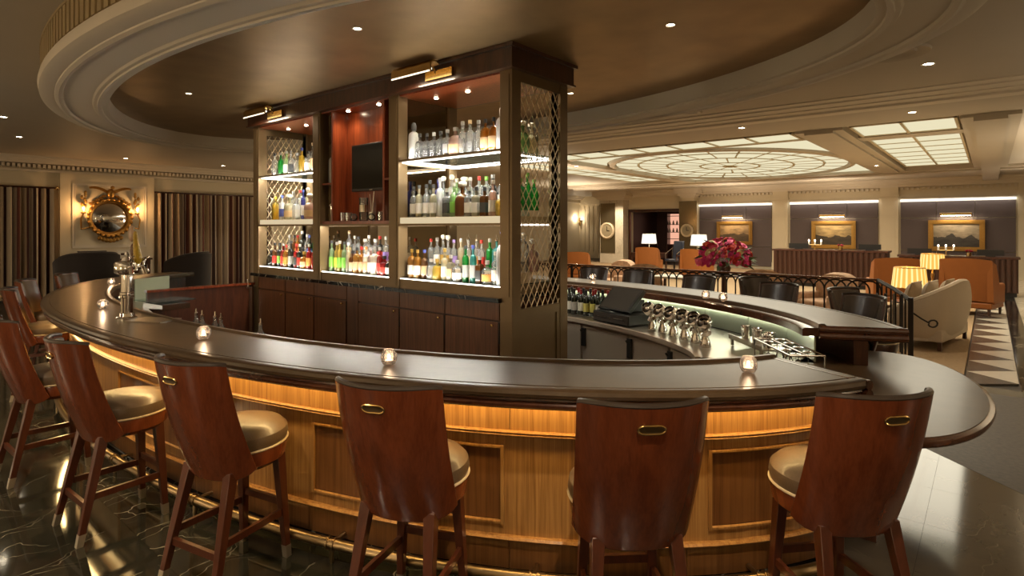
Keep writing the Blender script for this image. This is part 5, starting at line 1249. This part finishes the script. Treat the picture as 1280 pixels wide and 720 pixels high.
# fluted pilasters and sconces of the recess left of the pillar
for x0, x1 in ((-19.0, -17.3), (-16.9, -16.3)):
    f = MB(); f.bx(x0, x1, 28.6, 29, 0, 3.58); f.bx(x0-.1, x1+.1, 28.5, 29, 3.1, 3.58); f.bx(x0-.06, x1+.06, 28.55, 29, 0, .3)
    for k in range(6): f.bx(x0+(x1-x0)*(k+.3)/6, x0+(x1-x0)*(k+.7)/6, 28.57, 28.6, .4, 3.0)
    struct(f.build('pilaster', M['cream_wall']))
def sconce(x, y, z, label):
    t = thing('wall_sconce', label, 'lamp', (x, y, z))
    MB().lathe([(0, -.35), (.05, -.3), (.04, -.1), (.08, 0), (.04, .12), (0, .14)], 12).build('back_plate', M['brass'], t)
    for a in (-.26, .26):
        f = MB(); f.tube([(0, -.04, -.1), (a*.6, -.14, -.16), (a, -.16, -.05)], .018, 6); ar = f.build('arm', M['brass'], t)
        MB().lathe([(.11, -.02), (.08, .22)], 14, (a, -.16, 0), cap=False).build('lamp_shade', M['shade_white'], ar)
    point('sconce_bulb', (x, y-.35, z+.1), 14, WARM, .08)
sconce(-18.5, 28.45, 2.22, 'twin brass wall sconce at the far left of the recess beyond the cabinet')
sconce(-15.9, 28.9, 2.2, 'twin brass wall sconce just left of the marble pillar')
# lounge beyond the doorway
t = thing('lit_shelving', 'pink lit shelves of the lounge beyond the doorway', 'shelf', (-12.4, 28.6, 0))
for k, z in enumerate((1.2, 1.55, 1.95, 2.4)): MB().bx(-.75, .4, 0, .35, z-.03, z).build('shelf', M['mahogany_dark'], t)
MB().bx(-.75, .4, .36, .38, .9, 2.5).build('lit_back', emit('pink_lit_back', (1, .50, .34), .55), t)
for sx in (-.75, .4): MB().bx(sx-.03, sx+.03, 0, .38, 0, 2.55).build('side', M['mahogany_dark'], t)
jm = MB().lathe([(0, 0), (.05, 0), (.06, .08), (.03, .14), (.03, .2), (0, .2)], 10).mesh('shelf_bottle', M['white_label'])
for r, z in enumerate((1.55, 1.95)):
    for k in range(5): tag(link('shelf_bottle', jm, None, (-13.05+.2*k, 28.75, z)), f"small pale bottle, {ordn[k]} from left on the {'lower' if r == 0 else 'upper'} pink lit lounge shelf", 'bottle', 'bottles on the lit lounge shelves')
def white_lamp(x, y, label):
    lamp(x, y, 1.32, .62, .40, label, M['shade_white'], 35, .75, 'chrome', False)
    t = thing('writing_desk', label.replace('lamp with white shade', 'desk under the white lamp'), 'desk', (x, y, 0))
    MB().bx(-.7, .7, -.35, .35, .70, .75).build('desk_top', M['mahogany_dark'], t); MB().bx(-.66, .66, -.3, .3, .55, .70).build('drawer_box', M['mahogany_dark'], t)
    for a in (-.62, .62):
        for b in (-.28, .28): MB().bx(a-.03, a+.03, b-.03, b+.03, 0, .55).build('leg', M['mahogany_dark'], t)
white_lamp(-10.9, 22.0, 'lamp with white shade before the lounge doorway, left of the blue chair')
white_lamp(-8.3, 20.8, 'lamp with white shade between blue chair and bouquet')
t = thing('desk_chair', 'blue leather desk chair with pale arms before the lounge doorway', 'chair', (-9.8, 22.0, 0), 2.8)
blue = mat('blue_leather', (.035, .045, .075), .4)
MB().slab(lambda u, v: (-.26+.52*u, -.26-.05*v, .5+.75*v), lambda u, v: (-.25+.5*u, -.18-.05*v, .5+.73*v), 4, 4).build('backrest', blue, t, .02)
MB().bx(-.27, .27, -.25, .27, .42, .52).build('seat', blue, t, .03)
for a in (-.3, .3): MB().tube([(a, -.22, .5), (a, -.22, .95), (a, .18, .72), (a, .18, .48)], .022, 6).build('armrest', M['chrome'], t)
MB().lathe([(.28, 0), (.28, .05), (.04, .08), (.03, .42)], 10).build('pedestal', M['black'], t)

# ------------------------------------------------------------------ curtains, mirror and furniture by the left wall
def stripes():
    m, tt, b = nt('striped_curtain'); L = tt.links.new
    tc = tt.nodes.new('ShaderNodeTexCoord'); sp = tt.nodes.new('ShaderNodeSeparateXYZ'); L(tc.outputs['UV'], sp.inputs[0])
    md = tt.nodes.new('ShaderNodeMath'); md.operation = 'FRACT'; ml = tt.nodes.new('ShaderNodeMath'); ml.operation = 'MULTIPLY'; ml.inputs[1].default_value = 1.0; L(sp.outputs[0], ml.inputs[0]); L(ml.outputs[0], md.inputs[0])
    r = ramp(tt, [(0, (.48, .37, .25)), (1, (.30, .20, .12))]); r.color_ramp.interpolation = 'CONSTANT'
    for p, c in ((.30, (.07, .016, .012)), (.42, (.62, .53, .42)), (.62, (.05, .014, .012)), (.72, (.60, .51, .40)), (.86, (.16, .045, .03))):
        e = r.color_ramp.elements.new(p); e.color = (*c, 1)
    L(md.outputs[0], r.inputs[0]); L(r.outputs[0], b.inputs['Base Color']); b.inputs['Roughness'].default_value = .75; b.inputs['Sheen Weight'].default_value = .2
    return m
cm_ = stripes()
def curtain(y0, y1, label):
    t = thing('curtain', label, 'curtain', (-18.5, y0, 0))
    W = y1-y0; n = int(W*70); f = MB(); vs = []; fs = []
    for i in range(n+1):
        y = W*i/n; ph = y*2*pi/.17+.8*sin(y*2.3); x = .085*sin(ph)+.02*sin(ph*.37+1)
        for z, q in ((.02, 1.25), (1.4, 1.1), (2.78, .8)): vs.append((x*q+.09, y, z))
    for i in range(n):
        for j in range(2): fs.append((i*3+j, (i+1)*3+j, (i+1)*3+j+1, i*3+j+1))
    f.add(vs, fs); me = f.mesh('curtain_cloth', cm_)
    uv = me.uv_layers.new(name='uv')
    for l in me.loops:
        v = me.vertices[l.vertex_index].co; uv.data[l.index].uv = (v.y/.42, v.z)
    link('curtain_cloth', me, t)
    MB().tube([(.10, -.08, 2.80), (.10, W+.05, 2.80)], .025, 10).build('curtain_rod', M['mahogany_dark'], t)
    f = MB(); f.sphere((.10, W+.08, 2.80), .05, 10, 6); f.bx(0, .10, W*.5-.02, W*.5+.02, 2.79, 2.83); f.build('rod_fittings', M['brass'], t)
curtain(.2, 3.80, 'striped brown and cream curtain at the far left of the mirror wall')
curtain(6.2, 9.6, 'striped brown and cream curtain between mirror wall and bar cabinet')
# eagle-topped convex mirror with candle arms
t = thing('convex_mirror', 'round convex mirror in carved gilt frame with candle arms', 'mirror', (-18.43, 5.03, 2.05))
f = MB(); vs = []; fs = []; n = 28
for j in range(7):
    a = .75*j/6
    for i in range(n): r = .42*sin(a)/sin(.75); vs.append((.02+.42*(cos(a)-cos(.75))*.7, r*cos(2*pi*i/n), r*sin(2*pi*i/n)))
for j in range(6):
    for i in range(n): fs.append((j*n+i, j*n+(i+1) % n, (j+1)*n+(i+1) % n, (j+1)*n+i))
f.add(vs, fs); f.build('mirror_glass', M['chrome'], t)
f = MB(); f.tube([(.05, .47*cos(2*pi*i/36), .47*sin(2*pi*i/36)) for i in range(36)], .055, 8, True); f.build('frame_ring', M['gilt'], t)
fm = MB().sphere((0, 0, 0), .045, 8, 6).mesh('frame_ball', M['gilt'])
for i in range(26): link('frame_ball', fm, t, (.09, .50*cos(2*pi*i/26), .50*sin(2*pi*i/26)))
f = MB()
f.sphere((.10, 0, .66), .10, 10, 8, (.8, .9, 1.3)); f.sphere((.14, .03, .82), .05, 8, 6)
f.build('eagle_body', M['gilt'], t)
for sg in (-1, 1):
    MB().slab(lambda u, v: (.08+.04*v, sg*(.06+.42*u), .74+.10*sin(u*2.2)-.10*v*(1-u*.5)), lambda u, v: (.05+.04*v, sg*(.06+.42*u), .74+.10*sin(u*2.2)-.10*v*(1-u*.5)), 6, 2).build('eagle_wing', M['gilt'], t)
    f = MB()
    for k in range(5): f.sphere((.08, sg*(.15+.07*k), .58-.05*k), .06, 8, 5, (.7, 1, .7))
    f.build('carved_leaves', M['gilt'], t)
    f = MB(); f.tube([(.06, sg*.45, -.25), (.12, sg*.66, -.30), (.16, sg*.68, -.05), (.14, sg*.62, .12)], .022, 6)
    for k in range(7): f.sphere((.12, sg*(.60+.05*sin(k*2)), .30+.06*k), .045, 7, 5, (.7, .8, 1.3))
    f.sphere((.14, sg*.62, .13), .06, 8, 6, (1, 1, .5)); ar = f.build('candle_arm', M['gilt'], t)
    MB().lathe([(.016, .13), (.016, .22)], 8, (.14, sg*.62, 0)).build('candle', M['white_label'], ar)
    MB().sphere((.14, sg*.62, .25), .028, 8, 6, (.8, .8, 1.4)).build('bulb', M['bulb'], ar)
    point('mirror_candle', (-18.43+.22, 5.03+sg*.62, 2.30), 7, (1, .52, .2), .03)
f = MB()
for k in range(7): f.sphere((.07, -.24+.08*k, -.54-.07*sin(pi*k/6)), .06, 8, 5, (.7, 1, 1.1))
f.build('carved_base', M['gilt'], t)
# console, books, framed card, armchairs
t = thing('console_table', 'dark console table under the convex mirror', 'table', (-18.15, 5.0, 0))
MB().bx(-.25, .25, -.9, .9, .90, .95).build('table_top', M['mahogany_dark'], t)
for a in (-.2, .2):
    for b in (-.82, .82): MB().bx(a-.03, a+.03, b-.03, b+.03, 0, .90).build('leg', M['mahogany_dark'], t)
MB().bx(-.22, .22, -.86, .86, .78, .90).build('apron', M['mahogany_dark'], t)
t = thing('card_frame', 'small pale framed card standing on the console table', 'picture frame', (-18.1, 5.25, .95))
MB().bx(-.015, .015, -.16, .16, 0, .24).build('frame', M['plaster_trim'], t); MB().bx(.015, .018, -.12, .12, .04, .20).build('card', M['white_label'], t); MB().bx(.018, .019, -.06, .06, .09, .15).build('emblem', M['mahogany_dark'], t)
t = thing('dark_box', 'dark box standing on the console beside the pale card', 'box', (-18.1, 4.55, .95)); MB().bx(-.12, .12, -.28, .28, 0, .20).build('body', M['velvet'], t); MB().bx(-.13, .13, -.29, .29, .20, .23).build('lid', M['velvet'], t)
def club_chair(x, y, rz, label):
    t = thing('club_chair', label, 'armchair', (x, y, 0), rz); t.scale = (1.18,)*3
    def cr2(u, o): a = pi*1.12*(1-2*u)/2; return ((.52-o)*sin(a), .05-(.50-o)*cos(a))
    MB().slab(lambda u, v: (*cr2(u, -.03*v), .12+.88*v-.16*v*abs(2*u-1)**3), lambda u, v: (*cr2(u, .13-.03*v), .12+.86*v-.16*v*abs(2*u-1)**3), 20, 6).build('tub_back', M['velvet'], t)
    MB().bx(-.36, .36, -.35, .45, .14, .45).build('seat', M['velvet'], t, .04)
    MB().tube([(*cr2(i/20, .05), 1.0-.16*abs(2*i/20-1)**3) for i in range(21)], .05, 8).build('top_roll', M['velvet'], t)
    for a in (-.33, .33):
        for b in (-.3, .38): MB().lathe([(.02, 0), (.03, .14)], 8, (a, b, 0)).build('leg', M['mahogany_dark'], t)
club_chair(-16.2, 4.0, 1.7, 'dark velvet club chair before the mirror wall, behind the beer tower')
club_chair(-14.4, 5.4, 2.4, 'dark velvet club chair before the right striped curtain')
t = thing('gas_post', 'slim brass post standing beside the left end of the cabinet', 'post', (-7.9, 4.0, 0))
MB().lathe([(.05, 0), (.05, .02), (.014, .04), (.014, 1.15), (.03, 1.17), (.03, 1.25), (0, 1.27)], 12).build('post_body', M['brass'], t)
MB().sphere((0, 0, 1.30), .03, 10, 6).build('finial', M['chrome'], t)
